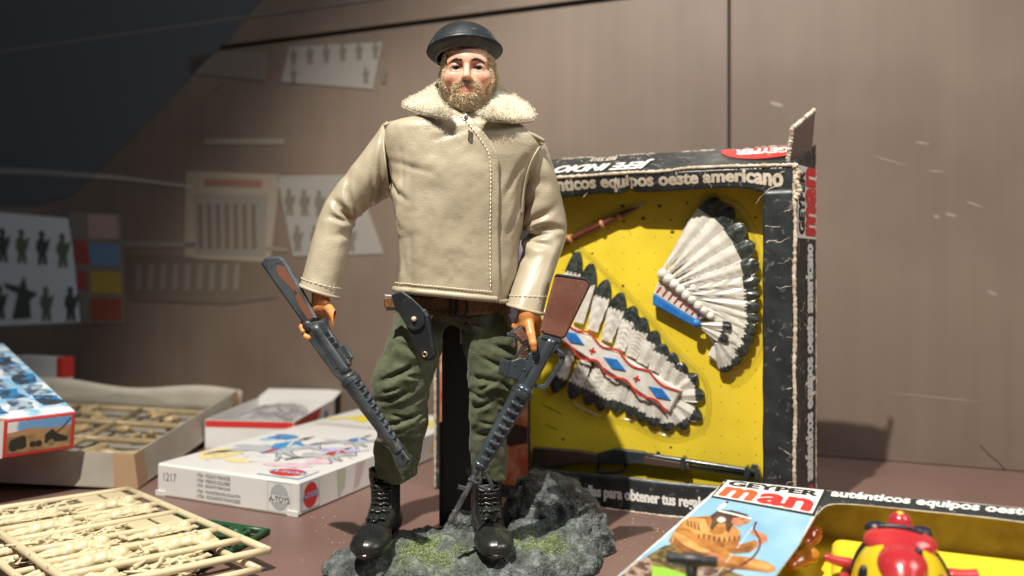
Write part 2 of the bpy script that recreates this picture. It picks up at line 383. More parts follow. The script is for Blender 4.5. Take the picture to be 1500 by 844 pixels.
w1 = mirrored('reflected_white_sheet', 212, 220, 226); g1 = plain('reflected_olive_green_print', 96, 106, 84); g2 = plain('reflected_dark_green_print', 62, 76, 70)
pr = [(g1 if k % 2 else g2, soldier_px(x, y, 0.95)) for k, (x, y) in enumerate(((4, 384), (32, 386), (62, 388), (92, 392), (0, 468), (68, 470), (104, 470)))]
pr += [(g2, [(18, 468), (46, 466), (44, 440), (56, 430), (40, 424), (36, 404), (28, 420), (6, 414), (8, 422), (26, 430)])]
reflection_card([(-60, 306), (98, 320), (124, 472), (-60, 480)], w1, 'reflection of a bluish white card printed with green toy soldiers, at the far left', pr)
strip_m = mirrored('reflected_chart_sheet', 120, 112, 104)
pr = [(plain('reflected_dull_red_print', 150, 66, 58), [(106, 350), (127, 352), (131, 388), (110, 386)]), (plain('reflected_dull_blue_print', 96, 130, 160), [(130, 356), (175, 358), (176, 390), (133, 388)]),
      (plain('reflected_dull_yellow_print', 168, 140, 62), [(132, 398), (177, 398), (178, 430), (134, 430)]), (plain('reflected_rust_print', 140, 74, 52), [(132, 436), (178, 437), (179, 470), (134, 470)]),
      (plain('reflected_pale_pink_print', 168, 140, 134), [(128, 314), (172, 316), (174, 350), (130, 350)]), (plain('reflected_dull_red_print', 150, 66, 58), [(112, 396), (126, 396), (129, 424), (115, 424)])]
reflection_card([(101, 310), (176, 313), (181, 474), (118, 474)], strip_m, 'reflection of a colour chart card with red, blue and yellow blocks beside the soldier card', pr)
gh = mirrored('reflected_beige_sheet', 138, 126, 110); gi = plain('reflected_grey_print', 122, 116, 108); gh2 = mirrored('reflected_pale_sheet', 136, 132, 126)
pr = [(gi, [(284, 284), (392, 286), (388, 376), (286, 372)])]
pr += [(plain('reflected_brown_print', 104, 88, 76), [(290+13*k, 300), (296+13*k, 298), (298+13*k, 364), (291+13*k, 366)]) for k in range(7)]
pr += [(plain('reflected_rose_print', 128, 92, 80), [(300, 262), (384, 264), (384, 274), (300, 272)])]
reflection_card([(272, 250), (410, 256), (396, 384), (270, 378)], gh, 'faded beige poster with a grey picture panel, a reflection modelled on the wall', pr)
gd = plain('reflected_olive_print', 104, 98, 86)
pr = [(gd, soldier_px(424+22*k, 316+1*k, 0.75)) for k in range(5)]+[(gd, soldier_px(436+26*k, 368, 0.72)) for k in range(4)]
reflection_card([(406, 258), (520, 256), (562, 372), (430, 376)], gh2, 'reflection of a pale grey card with faint soldier rows behind the raised elbow', pr)
pr = [(gd, soldier_px(430+24*k, 96-2*k, 0.5)) for k in range(6)]+[(gd, soldier_px(430+80*(k > 0)+26*k, 122, 0.45)) for k in range(3)]
reflection_card([(424, 68), (560, 62), (546, 131), (412, 120)], gh2, 'reflection of a pale grey card just under the dark wall joint', pr)
reflection_card([(276, 80), (392, 74), (388, 118), (278, 108)], plain('reflected_dim_sheet', 112, 104, 96), 'reflection of a dim grey card near the upper wall joint, left of a paler one', [])
reflection_card([(300, 203), (416, 203), (416, 212), (300, 212)], plain('reflected_strip', 128, 118, 106), 'narrow pale reflection streak on the wall above the reflected beige poster', [])  # reflection streak given shape as a narrow strip
reflection_card([(-80, -40), (420, -40), (372, 10), (338, 54), (262, 130), (160, 234), (104, 286), (60, 300), (-80, 302)], mat('navy_reflection', srgb(80, 83, 89), 0.7), 'large dark blue slanted reflection in the upper left corner of the wall', [])  # dark reflection patch modelled as a flat coloured sheet
reflection_card([(-60, 243), (60, 248), (180, 258), (282, 272), (282, 276), (180, 264), (60, 256), (-60, 252)], plain('pale_reflection_streak', 150, 146, 140), 'thin pale reflection streak running across the wall above the reflected soldier card', [])  # pale reflection line, built as a thin strip
reflection_card([(180, 352), (320, 356), (420, 364), (420, 369), (320, 363), (180, 362)], plain('dull_reflection_streak', 124, 116, 106), 'thin dull reflection of a shelf edge right of the reflected colour chart', [])  # dull reflection line, coloured in the same way
reflection_card([(186, 372), (262, 374), (300, 380), (402, 384), (404, 436), (330, 446), (190, 440)], plain('reflected_murky_sheet', 100, 88, 76), 'murky brown reflection low on the wall under the reflected beige poster', [(plain('reflected_murky_print', 116, 108, 98), [(200+18*k, 388), (208+18*k, 386), (206+18*k, 424), (198+18*k, 426)]) for k in range(9)])
# ---- crumbs on the case floor
def crumbs(pts, n, spread, size, label):
    mb = MB()
    for (x, y) in pts:
        Y = H*F/(y-400); c = px(x, y, Y)
        for _ in range(n):
            s = size*RNG.uniform(0.25, 1.0); p = c+np.array([RNG.normal(0, spread), RNG.normal(0, spread*1.6), 0]); p[2] = s*0.35
            V, Fc = sphere(p, (s, s*RNG.uniform(0.6, 1.3), s*0.6), 6, 4); mb.add(V, Fc)
    return mb.build('crumbs', mat('pale_crumb', (0.62, 0.56, 0.46), 0.8), None, kind='stuff', label=label, cat='crumbs')
crumbs([(480, 766), (495, 780), (460, 752), (488, 795), (900, 790), (890, 800), (925, 770), (915, 805), (868, 806), (955, 790), (968, 772)], 7, 0.6, 0.055, 'pale crumbs scattered on the brown case floor')
# ================================================================ the large window box standing behind the figure
BU = nrm((0.923, -0.384, 0)); BN = np.array([-0.384, -0.923, 0]); BW = 27.4; BH = 24.8; BD = 4.0
BO = np.array([-6.2, 63.6, 0.0]); BP = PL(BO, BU, (0, 0, 1))
box = thing('toy_box', BP.at(BW/2, 0, -BD/2), 'large worn black window box with yellow backing, standing behind the figure', 'toy box')
fl = 1.25                        # the sides splay towards the back
zb = 26.7
T = 0.12
def sheet(name, pts3, m, parent=box, t=T, n=1.0):   # flat cardboard quad with thickness
    P = np.asarray(pts3, float); nn = nrm(np.cross(P[1]-P[0], P[-1]-P[0]))
    V = np.vstack([P, P-nn*t*n]); k = len(P)
    Fc = [tuple(range(k)), tuple(range(2*k-1, k-1, -1))]+[((i+1) % k, i, i+k, (i+1) % k+k) for i in range(k)]
    return obj(name, V, Fc, m, parent, smooth_=False)
A = lambda u, v, h: BP.at(u, v, h)
wu0, wu1, wv0, wv1 = 8.2, 25.35, 2.55, 23.1
back = obj('backing_card', *prism(BP, rect(0.25, 0.15, BW-0.25, BH-0.2), -2.75, -2.55, 0.0), M_yellow, box, smooth_=False)
# pin-holes and scuffs in the yellow card, in rows
mb = MB(); M_hole = mat('pin_hole', (0.10, 0.07, 0.01), 0.9)
for i in range(14):
    for j in range(17):
        u = wu0+0.6+i*1.22+RNG.normal(0, 0.03); v = wv0+0.6+j*1.22+RNG.normal(0, 0.03); r = 0.04 if RNG.random() < 0.9 else 0.11
        p = disc(u, v, r, r*RNG.uniform(0.7, 1.2), 8); mb.add(BP.at(*p.T, np.full(8, -2.54)), [tuple(range(8))])
for (x, y) in ((912, 302), (966, 302), (985, 340), (942, 320)):
    u, v = BP.from_px(x, y, -2.55); p = disc(u, v, 0.17, 0.13, 9); mb.add(BP.at(*p.T, np.full(9, -2.53)), [tuple(range(9))])
for (a, b) in (((795, 592), (823, 607)), ((800, 622), (816, 630))):
    p = np.linspace(BP.from_px(*a, -2.55), BP.from_px(*b, -2.55), 6); mb.add(BP.at(*stroke(p, 0.05).T, np.full(12, -2.535)), [tuple(range(12))])
mb.build('pin_holes', M_hole, back, smooth_=False, kind='stuff')
# side, top, bottom, back panels
sheet('side_panel', [A(BW, 0, 0), A(BW+fl, 0, -BD), A(BW+fl, zb, -BD), A(BW, BH, 0)], M_black_card)
sheet('side_panel', [A(0, 0, 0), A(0, BH, 0), A(-fl*0.4, zb, -BD), A(-fl*0.4, 0, -BD)], M_black_card)
sheet('bottom_panel', [A(0, 0.13, 0), A(BW, 0.13, 0), A(BW+fl, 0.13, -BD), A(-fl*0.4, 0.13, -BD)], M_black_card, n=1.0)
obj('rear_panel', *prism(BP, rect(-0.4, 0.02, BW+fl-0.1, zb-0.2), -BD-0.12, -BD+0.02), M_black_card, box, smooth_=False)
def toppt(u, v):
    P = A(u*(BW+0.2)-0.1, BH+v*(zb-BH)+0.10*np.sin(u*9+1)*(1-v)-0.12*np.exp(-((u-0.66)/0.05)**2)*(1-v), -v*BD)
    return P
top = obj('top_panel', *shell(toppt, 60, 8, T, edge=1), M_black_card, box, smooth_=False)
# inner yellow-brown walls of the window
sheet('inner_wall', [A(wu1+0.05, wv0, -0.1), A(wu1+0.05, wv1, -0.1), A(wu1+0.05, wv1, -2.55), A(wu1+0.05, wv0, -2.55)], M_yellow)
# front frame strips, bent and torn
def strip_top(u, v):
    uu = u*BW; low = wv1+0.35-0.75*np.exp(-((uu-27)/2.2)**2)+0.05*np.sin(uu*0.6)-0.10*np.exp(-((uu-14.9)/0.6)**2)+0.22*np.exp(-((uu-16.0)/0.25)**2)-0.2*np.exp(-((uu-11)/2)**2)
    return A(uu, lerp(BH-0.03, low, v), -0.02-0.55*v**1.5*np.exp(-((uu-15)/9)**2)-0.04*np.exp(-((uu-15.6)/0.25)**2))
st = obj('frame_strip', *shell(strip_top, 120, 10, 0.09, edge=1), M_black_card, box, smooth_=True)
def strip_r(u, v): return A(lerp(wu1, BW, u)+0.02*np.sin(v*40)*(1-u), v*(wv1+0.1), -0.02-0.05*np.sin(v*7)*(1-u))
sr = obj('frame_strip', *shell(strip_r, 10, 60, 0.09, edge=1), M_black_card, box, smooth_=True)
def strip_b(u, v):
    uu = lerp(wu0, wu1, u); return A(uu, lerp(0.0, wv0+0.03*np.sin(uu*0.9), v), -0.02-0.02*np.sin(uu))
sb = obj('frame_strip', *shell(strip_b, 60, 8, 0.09, edge=1), M_black_card, box, smooth_=True)
# left picture panel, mostly hidden by the figure
pp = obj('picture_panel', *prism(BP, rect(0.0, 0.0, wu0, wv1+0.2), -0.12, -0.02), M_black_card, box, smooth_=False)
m_or = mat('orange_red_picture', (0.42, 0.08, 0.03), 0.45, c2=(0.62, 0.30, 0.16), nscale=70, lo=0.42, hi=0.7)
m_pu = mat('violet_picture', (0.16, 0.13, 0.24), 0.45, c2=(0.34, 0.30, 0.42), nscale=60)
m_tan = mat('tan_picture', (0.60, 0.35, 0.20), 0.45, c2=(0.35, 0.12, 0.06), nscale=120)
art('picture', BP, [(m_pu, rect(0.4, 12.6, wu0-0.15, 20)), (m_tan, rect(0.4, 9.5, wu0-0.15, 12.6)), (m_or, rect(0.4, 1.0, wu0-0.15, 9.5)),
    (plain('dark_brown_print', 52, 26, 20), [(4.6, 6.2), (8.0, 5.6), (8.0, 4.4), (6.6, 4.0), (5.0, 4.6)]), (m_tan, [(4.4, 9.3), (5.6, 10.6), (6.4, 9.2), (5.2, 7.8)])], pp, h=0.0)
# worn pale edges
def worn(name, path, r, parent=box):
    P = catmull(path, max(24, len(path)*14)); P = P+RNG.normal(0, 0.012, P.shape)
    return obj(name, *tube(P, r*(0.7+0.6*RNG.random(len(P))), 6), M_paper, parent)
worn('worn_edge', [A(u, BH+0.06+0.10*np.sin(u/BW*9+1)-0.12*np.exp(-((u/BW-0.66)/0.05)**2), 0.03) for u in np.linspace(0, BW, 16)], 0.12)
worn('worn_edge', [A(BW+0.02+0.04*np.sin(v), v, 0.03) for v in np.linspace(0.1, BH, 14)], 0.13)
worn('worn_edge', [A(-0.02, v, 0.03) for v in np.linspace(0.1, BH, 10)], 0.10)
worn('worn_edge', [A(u, zb+0.03*np.sin(u*1.3), -BD) for u in np.linspace(0.5, BW+0.6, 12)], 0.07)
worn('worn_edge', [A(BW+fl, v, -BD) for v in np.linspace(0.5, zb-0.5, 12)], 0.05)
worn('worn_edge', [A(u, 0.05+0.03*np.sin(u*2), 0.02) for u in np.linspace(wu0, BW, 14)], 0.09)
# torn flap sticking up at the corner
def flap(u, v): return A(BW-0.5+1.35*u+0.35*v, BH+0.2+2.9*v-0.55*(1-u)*v+1.05*u*v, -0.9-2.3*u+0.5*v)
obj('torn_flap', *shell(flap, 8, 10, 0.12, edge=1), mat('brown_card_back', (0.16, 0.11, 0.09), 0.8), box)
worn('worn_edge', [flap(np.array(0.0), np.array(t)) for t in np.linspace(0, 1, 6)]+[flap(np.array(t), np.array(1.0)) for t in np.linspace(0.15, 1, 5)], 0.15)
worn('worn_edge', [A(BW, BH, 0.1), A(BW+0.25, BH-0.5, 0.05), A(BW+0.1, BH-1.1, 0.08), A(BW+0.3, BH-1.7, 0.02), A(BW+0.05, BH-2.3, 0.06)], 0.20)
# creases in the black print
mb = MB()
def crack(u, v, L, a, wd=0.05):
    n = 9; p = np.array([(u, v)]); P = [p[0]]
    for _ in range(n-1):
        a2 = a+RNG.normal(0, 0.55); P.append(P[-1]+L/n*np.array([math.cos(a2), math.sin(a2)]))
    P = np.array(P); q = stroke(P, wd*np.linspace(1.2, 0.3, n), 0.6); mb.add(BP.at(*q.T, np.full(len(q), 0.055)), [tuple(range(len(q)))])
for (u, v, L, a) in ((25.6, 19.6, 1.9, 0.05), (25.5, 20.7, 1.2, 0.1), (27.3, 18.4, 1.5, 3.0), (27.2, 16.6, 1.2, 3.3), (27.2, 9.7, 0.9, 3.4), (27.2, 5.2, 1.1, 2.6), (27.3, 13.1, 0.7, 3.0), (27.2, 21.8, 0.8, 3.4), (27.2, 3.4, 0.8, 3.7), (26.0, 12.2, 0.5, 1.0), (25.6, 3.0, 1.3, 0.2)): crack(u, v, L, a)
mb.build('crease', M_paper, sr, smooth_=False, kind='stuff')
mb = MB()
for (u, v, L, a) in ((21.5, 24.6, 1.6, -1.2), (24.2, 24.5, 1.5, -1.8), (26.5, 23.5, 2.4, -2.3), (26.8, 24.4, 2.0, 3.6), (15.0, 24.5, 1.4, -1.0), (12.5, 23.2, 0.6, 0.6), (19.4, 24.6, 1.0, -0.7)): crack(u, v, L, a, 0.045)
mb.build('crease', M_paper, st, smooth_=False, kind='stuff')
# lettering on the frame
class OnStrip:
    def __init__(s, fn, par, w0, w1): s.fn = fn; s.par = par; s.w0 = w0; s.w1 = w1
    def at(s, u, v, h):
        P = s.fn((np.asarray(u)-s.w0)/(s.w1-s.w0), s.par(np.asarray(u), np.asarray(v))); return P+np.multiply.outer(np.asarray(h), BN)
text('lettering', 'auténticos equipos oeste americano', OnStrip(strip_top, lambda u, v: (BH-v)/1.45, 0, BW), 8.15, 23.50, 18.5, 1.20, M_cream_ink, st, h=0.07, bold=0.02, fat=0.03)
ue = BP.from_px(857, 728)[0]; ur = BP.from_px(1025, 752)[0]; cw_ = (ur-ue)/27.5
text('lettering', 'estrellas para obtener tus regalos', OnStrip(strip_b, lambda u, v: v/wv0, wu0, wu1), ue-4.4*cw_, 0.62, 34.4*cw_, 1.05, M_white_ink, sb, h=0.07, bold=0.02, fat=0.03)
tp = PL(A(BW, zb, -BD)+np.array([0, 0, 0.02]), -BU, nrm(A(0, BH, 0)-A(0, zb, -BD)))
u0_ = tp.from_px(955, 240)[0]; u1_ = tp.from_px(818, 246)[0]
text('lettering', 'JEFE INDIO', tp, u0_, 1.75, u1_-u0_, 2.15, M_white_ink, top, h=0.14, bold=0.015, shear=0.25, fat=0.02)
text('lettering', 'REF.7313', tp, tp.from_px(910, 225)[0], 0.55, 2.0, 0.95, M_cream_ink, top, h=0.14, bold=0.01, fat=0.02)
art('emblem', tp, [(M_red, np.vstack([disc(3.0, 0.5, 4.2, 2.55, 40)[[i for i in range(40) if i <= 20]], ])*np.array([0.72, 1])+np.array([0.1, 0.0]))], top, h=0.13)
text('lettering', 'GEYPER', tp, 0.5, 0.7, 3.7, 1.25, M_white_ink, top, h=0.15, bold=0.02, fat=0.03)
mb = MB()
for _ in range(22):
    u = RNG.uniform(1, 22); v = RNG.uniform(0.2, 4.0); P = np.array([(u, v)]); a = RNG.uniform(0, 6.28); n = 7; P = [np.array((u, v))]
    for _k in range(n-1): aa = a+RNG.normal(0, 0.5); P.append(P[-1]+RNG.uniform(0.1, 0.32)*np.array([math.cos(aa), math.sin(aa)]))
    P = np.clip(np.array(P), (0.3, 0.1), (27, 4.3)); q = stroke(P, 0.05*np.linspace(1, 0.3, n), 0.6); mb.add(tp.at(*q.T, np.full(len(q), 0.15)), [tuple(range(len(q)))])
mb.build('crease', M_paper, top, smooth_=False, kind='stuff')
# side: white logo block and upright line of text
sp = PL(A(BW+fl, 0, -BD), (0, 0, 1), nrm(A(BW, 0, 0)-A(BW+fl, 0, -BD)))
side = [o for o in box.children if o.name.startswith('side_panel')][0]
art('logo_patch', sp, [(M_white, rect(19.9, 0.05, 24.9, 3.7))], side, h=0.02)
text('lettering', 'GEYPER', sp, 20.2, 2.35, 4.3, 1.1, M_ink, side, h=0.05, bold=0.02, fat=0.05)
text('lettering', 'man', sp, 20.2, 0.15, 4.6, 1.95, M_red, side, h=0.05, bold=0.02, fat=0.06)
text('lettering', 'auténticos equipos oeste americano', sp, 2.9, 0.25, 16.6, 1.9, M_white_ink, side, h=0.03, bold=0.02, fat=0.035)
art('emblem', sp, [(M_red, disc(1.0, 1.2, 1.6, 1.2, 24))], side, h=0.02)
mb = MB()
for _ in range(26):
    u = RNG.uniform(3, 24); v = RNG.uniform(0.3, 3.8); P = [np.array((u, v))]; a = RNG.uniform(0, 6.28)
    for _k in range(6): aa = a+RNG.normal(0, 0.6); P.append(P[-1]+RNG.uniform(0.1, 0.3)*np.array([math.cos(aa), math.sin(aa)]))
    P = np.clip(np.array(P), (0.1, 0.1), (25, 4.0)); q = stroke(P, 0.05*np.linspace(1, 0.3, 7), 0.6); mb.add(sp.at(*q.T, np.full(len(q), 0.08)), [tuple(range(len(q)))])
mb.build('crease', M_paper, side, smooth_=False, kind='stuff')

# ---------------------------------------------------------------- what the box holds, under its clear blister
KP = PL(A(0, 0, -2.55), BU, (0, 0, 1))
M_feather = mat('white_feather_plastic', (0.72, 0.70, 0.64), 0.25, c2=(0.60, 0.57, 0.50), nscale=120, coat=0.5)
M_tip = mat('black_feather_tip', (0.02, 0.028, 0.026), 0.28, c2=(0.055, 0.065, 0.06), nscale=300, coat=0.4, bump=0.4, bscale=900)
def kpx(x, y, h=0.6): return np.array(KP.from_px(x, y, h))
def feather(parent, root, tip, wr, wt, h0, h1, tipfrac=0.3, name='feather', pt=0.14):
    root = np.asarray(root, float); tip = np.asarray(tip, float); d = tip-root; L = np.linalg.norm(d); d = d/L; s = np.array([-d[1], d[0]])
    ns, nw = 34, 9; V = []
    for i in range(ns):
        t = i/(ns-1); wdt = lerp(wr, wt, smooth(t*1.4))
        if t > 1-pt: wdt *= math.sqrt(max(0.02, 1-((t-1+pt)/pt)**2))
        for j in range(nw):
            a = j/(nw-1)*2-1
            barb = 0.06*math.sin((t*L*7.0-abs(a)*1.1)*2*math.pi)*(1-abs(a)*0.2)
            hh = lerp(h0, h1, t)+0.20*wdt*(1-a*a)+(0.07 if j == nw//2 else 0)+barb*(0.4+0.6*(abs(a) > 0.1))
            p = root+d*t*L+s*a*wdt; V.append(KP.at(p[0], p[1], hh))
    base = len(V)
    for i in range(ns):
        t = i/(ns-1); wdt = lerp(wr, wt, smooth(t*1.4))
        if t > 1-pt: wdt *= math.sqrt(max(0.02, 1-((t-1+pt)/pt)**2))
        for a in (-1, 1):
            p = root+d*t*L+s*a*wdt*0.95; V.append(KP.at(p[0], p[1], max(0.02, lerp(h0, h1, t)-0.25)))
    Fc = grid_faces(ns, nw, flip=False); fm = [1 if (f[0]//nw)/(ns-1) > 1-tipfrac-0.02*((f[0] % nw) % 2) else 0 for f in Fc]
    for i in range(ns-1):
        Fc += [(i*nw, (i+1)*nw, base+2*(i+1), base+2*i), ((i+1)*nw+nw-1, i*nw+nw-1, base+2*i+1, base+2*i+3), (base+2*i, base+2*(i+1), base+2*(i+1)+1, base+2*i+1)]
        fm += [1 if i/(ns-1) > 1-tipfrac else 0]*3
    return obj(name, np.array(V), Fc, [M_feather, M_tip], parent, fm)
bon = thing('feather_headdress', KP.at(*kpx(1040, 540, 0), 0), 'white fan headdress with black tips and blue band on the yellow card', 'headdress')
roots = np.linspace(kpx(970, 398), kpx(1052, 470), 14)
tips = [(1052, 290), (1074, 305), (1092, 330), (1106, 357), (1112, 386), (1113, 412), (1113, 432), (1113, 452), (1112, 470), (1108, 488), (1102, 504), (1094, 520), (1082, 534), (1066, 545)]
for k, tp_ in enumerate(tips):
    r = roots[k] if k < 12 else kpx(1046+4*(k-12), 488+14*(k-12))
    feather(bon, r, kpx(*tp_), 0.16, 0.72 if k < 5 else 0.52, 0.75+0.02*k, 0.55+0.035*((k*5) % 4), 0.22 if k < 6 else 0.2)
# brow band: blue strip, white strip with red ticks, bead row
b0, b1 = kpx(958, 430), kpx(1014, 466); t0, t1 = kpx(964, 410), kpx(1030, 458)
obj('brow_band', *prism(KP, [b0, kpx(957, 446), kpx(1016, 478), kpx(1022, 470)], 0.15, 0.95, 0.1), M_blue, bon, smooth_=False)
obj('brow_cloth', *prism(KP, [kpx(958, 431), kpx(1022, 471), kpx(1040, 462), kpx(966, 408)], 0.15, 0.85, 0.1), M_feather, bon, smooth_=False)
for k in range(8):
    p = lerp(kpx(963, 428), kpx(1022, 466), k/7); q = p+np.array([0.32, 0.42]); obj('red_tick', *prism(KP, stroke(np.array([p, (p+q)/2+0.02, q]), 0.09), 0.86, 0.93), M_redpaint, bon, smooth_=False)
for k in range(9):
    c = lerp(kpx(972, 402), kpx(1042, 463), k/8); r = (0.42, 0.44, 0.42, 0.40, 0.38, 0.36, 0.36, 0.32, 0.28)[k]
    V, Fc = sphere(KP.at(c[0], c[1], 1.0), r, 14, 10); V = V+0.03*fbm(V*5, 2)[:, None]; obj('bead', V, Fc, M_feather, bon)
V, Fc = sphere(KP.at(*kpx(1022, 473), 1.25), 0.36, 14, 10); obj('blue_button', V+0.02*fbm(V*7, 2)[:, None], Fc, M_blue, bon)
feather(bon, kpx(1026, 474), kpx(1073, 478), 0.12, 0.34, 1.15, 1.05, 0.3)
feather(bon, kpx(1026, 477), kpx(1067, 499), 0.12, 0.34, 1.1, 1.0, 0.3)
obj('side_flap', *prism(KP, [kpx(1030, 482), kpx(1052, 470), kpx(1075, 500), kpx(1072, 538), kpx(1062, 542), kpx(1036, 522), kpx(1044, 505)], 0.1, 0.6, 0.15), M_feather, bon, smooth_=False)
# trailer
c5 = lambda x, y: kpx(770+x/3.014, 370+y/3.014, 0.5)
tr = thing('feather_trailer', KP.at(*c5(625, 790), 0), 'long feather trailer with blue diamonds and red zigzags, slanting behind the rifle stock', 'headdress')
up_t = [(228, -5), (290, 48), (355, 120), (422, 178), (476, 238), (522, 288), (574, 348), (610, 405), (652, 445), (696, 490), (755, 545), (787, 628), (775, 738), (708, 782), (626, 792), (560, 770), (506, 748), (456, 722), (388, 706), (320, 700), (262, 676), (196, 648), (118, 620)]
up_r = [(160, 270), (228, 310), (290, 345), (352, 390), (410, 428), (462, 462), (510, 492), (562, 524), (608, 560), (645, 585), (672, 602), (676, 632), (655, 665), (640, 680), (608, 680), (566, 650), (528, 625), (485, 595), (430, 560), (380, 530), (330, 495), (270, 460), (200, 420)]
for k, (a, b) in enumerate(zip(up_r, up_t)):
    feather(tr, c5(*a), c5(*b), 0.46, 0.66 if k not in (10, 11, 12, 13) else 0.56, 0.32, 0.26+0.10*(k % 2), 0.36, pt=0.40)
obj('band', *prism(KP, [c5(80, 250), c5(195, 318), c5(690, 608), c5(638, 705), c5(165, 392), c5(70, 330)], 0.1, 0.75, 0.12), M_feather, tr, smooth_=False)
for (x, y) in ((215, 375), (398, 490), (594, 618)):
    d = np.array([0.86, 0.53]); n_ = np.array([-0.53, 0.86])
    q = [np.array((x, y))+58*d, np.array((x, y))+26*n_*0.9, np.array((x, y))-58*d, np.array((x, y))-26*n_*0.9]
    obj('diamond', *prism(KP, [c5(*p) for p in q], 0.74, 0.86, 0.04), M_blue, tr, smooth_=False)
for (x, y) in ((300, 432), (494, 555)):
    d = 14
    for pts in (((x-d, y-4), (x, y), (x+d, y+4)), ((x-5, y+d), (x, y), (x+4, y-d))):
        obj('cross_stroke', *prism(KP, stroke(np.array([c5(*p) for p in pts]), 0.13), 0.74, 0.82), M_redpaint, tr, smooth_=False)
zz1 = [(195, 322), (235, 345), (285, 352), (310, 380), (345, 415), (410, 430), (432, 455), (475, 500), (545, 520), (568, 545), (610, 585), (685, 610)]
zz2 = [(162, 392), (195, 405), (232, 450), (258, 470), (318, 475), (355, 525), (388, 548), (448, 560), (488, 610), (515, 630), (580, 650), (624, 700)]
for z in (zz1, zz2):
    P = catmull(np.array([c5(*p) for p in z]), 50); obj('zigzag', *prism(KP, stroke(P, 0.14), 0.74, 0.83), M_redpaint, tr, smooth_=False)
# pipe / lance
M_wood = mat('dark_red_brown_plastic', (0.085, 0.018, 0.014), 0.3, c2=(0.12, 0.03, 0.02), nscale=60, coat=0.4)
M_tan_pl = mat('tan_plastic', (0.42, 0.20, 0.10), 0.35)
sp_a, sp_b = kpx(790, 372, 0.5), kpx(936, 303, 0.5)
lance = thing('toy_lance', KP.at(*sp_a, 0), 'dark red toy lance with tan rings near the top of the yellow card', 'lance')
P = np.array([KP.at(*lerp(sp_a, sp_b, t), 0.45) for t in np.linspace(0, 1, 24)])
obj('shaft', *tube(P[:20], 0.24, 12), M_wood, lance)
obj('point', *tube(P[19:], np.array([0.26, 0.24, 0.18, 0.10, 0.03]), 12), M_wood, lance)
for t in (0.32, 0.64):
    q = np.array([KP.at(*lerp(sp_a, sp_b, t+dt), 0.45) for dt in (-0.018, -0.009, 0, 0.009, 0.018)]); obj('ring', *tube(q, [0.26, 0.36, 0.38, 0.36, 0.26], 14), M_tan_pl, lance)
q = np.array([KP.at(*lerp(sp_a, sp_b, t), 0.45) for t in (0.79, 0.81, 0.83)]); obj('ring', *tube(q, [0.27, 0.29, 0.25], 12), M_tan_pl, lance)
# lever-action toy rifle
M_gun = mat('gunmetal_plastic', (0.030, 0.040, 0.046), 0.3, c2=(0.05, 0.062, 0.07), nscale=90, metal=0.25, coat=0.3)
M_gun_brown = mat('brown_gun_plastic', (0.07, 0.045, 0.035), 0.4)
g7 = lambda x, y: kpx(760+x/2.813, 470+y/2.813, 0.5)
lr = thing('toy_rifle', KP.at(*g7(400, 640), 0), 'grey lever action toy rifle lying along the bottom of the yellow card', 'toy rifle')
def gp(name, pts, m, h0=0.15, h1=0.75, b=0.08): return obj(name, *prism(KP, [g7(*p) for p in pts], h0, h1, b), m, lr, smooth_=False)
gp('stock', [(60, 520), (250, 535), (330, 548), (330, 585), (250, 585), (90, 610), (62, 605)], M_gun_brown)
gp('receiver', [(328, 545), (380, 530), (400, 525), (520, 540), (520, 588), (430, 590), (330, 588)], M_gun)
gp('fore_end', [(515, 552), (705, 585), (708, 612), (515, 590)], M_gun_brown, 0.12, 0.8)
bar = np.array([KP.at(*lerp(g7(515, 550), g7(990, 622), t), 0.62) for t in np.linspace(0, 1, 10)]); obj('barrel', *tube(bar, 0.20, 10), M_gun, lr)
bar = np.array([KP.at(*lerp(g7(690, 600), g7(985, 642), t), 0.45) for t in np.linspace(0, 1, 10)]); obj('magazine_tube', *tube(bar, 0.16, 10), M_gun, lr)
for t in (0.36, 0.90, 0.985):
    c = lerp(g7(515, 560), g7(992, 632), t); obj('barrel_band', *prism(KP, disc(c[0], c[1], 0.22, 0.50, 12), 0.1, 0.9, 0.05), M_gun, lr, smooth_=False)
obj('lever', *tube(catmull([KP.at(*g7(*p), 0.4) for p in ((335, 585), (322, 615), (345, 628), (420, 622), (440, 600), (425, 588))], 30), 0.10, 8), M_gun, lr)
gp('front_sight', [(955, 605), (960, 590), (985, 594), (985, 612)], M_gun, 0.3, 0.6, 0.03)
gp('rear_sight', [(565, 555), (568, 538), (580, 540), (582, 558)], M_gun, 0.3, 0.6, 0.03)
# clear blister rims that hug the toys
M_blister = bpy.data.materials.new('clear_blister'); M_blister.use_nodes = True
nt = M_blister.node_tree; nt.nodes.clear(); o_ = nt.nodes.new('ShaderNodeOutputMaterial'); mx = nt.nodes.new('ShaderNodeMixShader'); tr_ = nt.nodes.new('ShaderNodeBsdfTransparent'); gl = nt.nodes.new('ShaderNodeBsdfGlossy')
gl.inputs['Roughness'].default_value = 0.12; tr_.inputs[0].default_value = (0.95, 0.95, 0.95, 1); lw = nt.nodes.new('ShaderNodeLayerWeight'); lw.inputs[0].default_value = 0.12
mx.inputs[0].default_value = 0.07; nt.links.new(tr_.outputs[0], mx.inputs[1]); nt.links.new(gl.outputs[0], mx.inputs[2]); nt.links.new(mx.outputs[0], o_.inputs[0])
def rim(path, r, hgt):
    P = catmull([KP.at(*p, hgt) for p in path], len(path)*8); obj('blister_rim', *tube(P, r, 8), M_blister, box)
rim([kpx(1058, 290), kpx(1084, 306), kpx(1100, 332), kpx(1113, 360), kpx(1119, 392), kpx(1120, 440), kpx(1118, 480), kpx(1108, 514), kpx(1088, 542), kpx(1066, 552)], 0.34, 0.30)
rim([kpx(780, 378), kpx(860, 330), kpx(945, 298)], 0.2, 0.2)
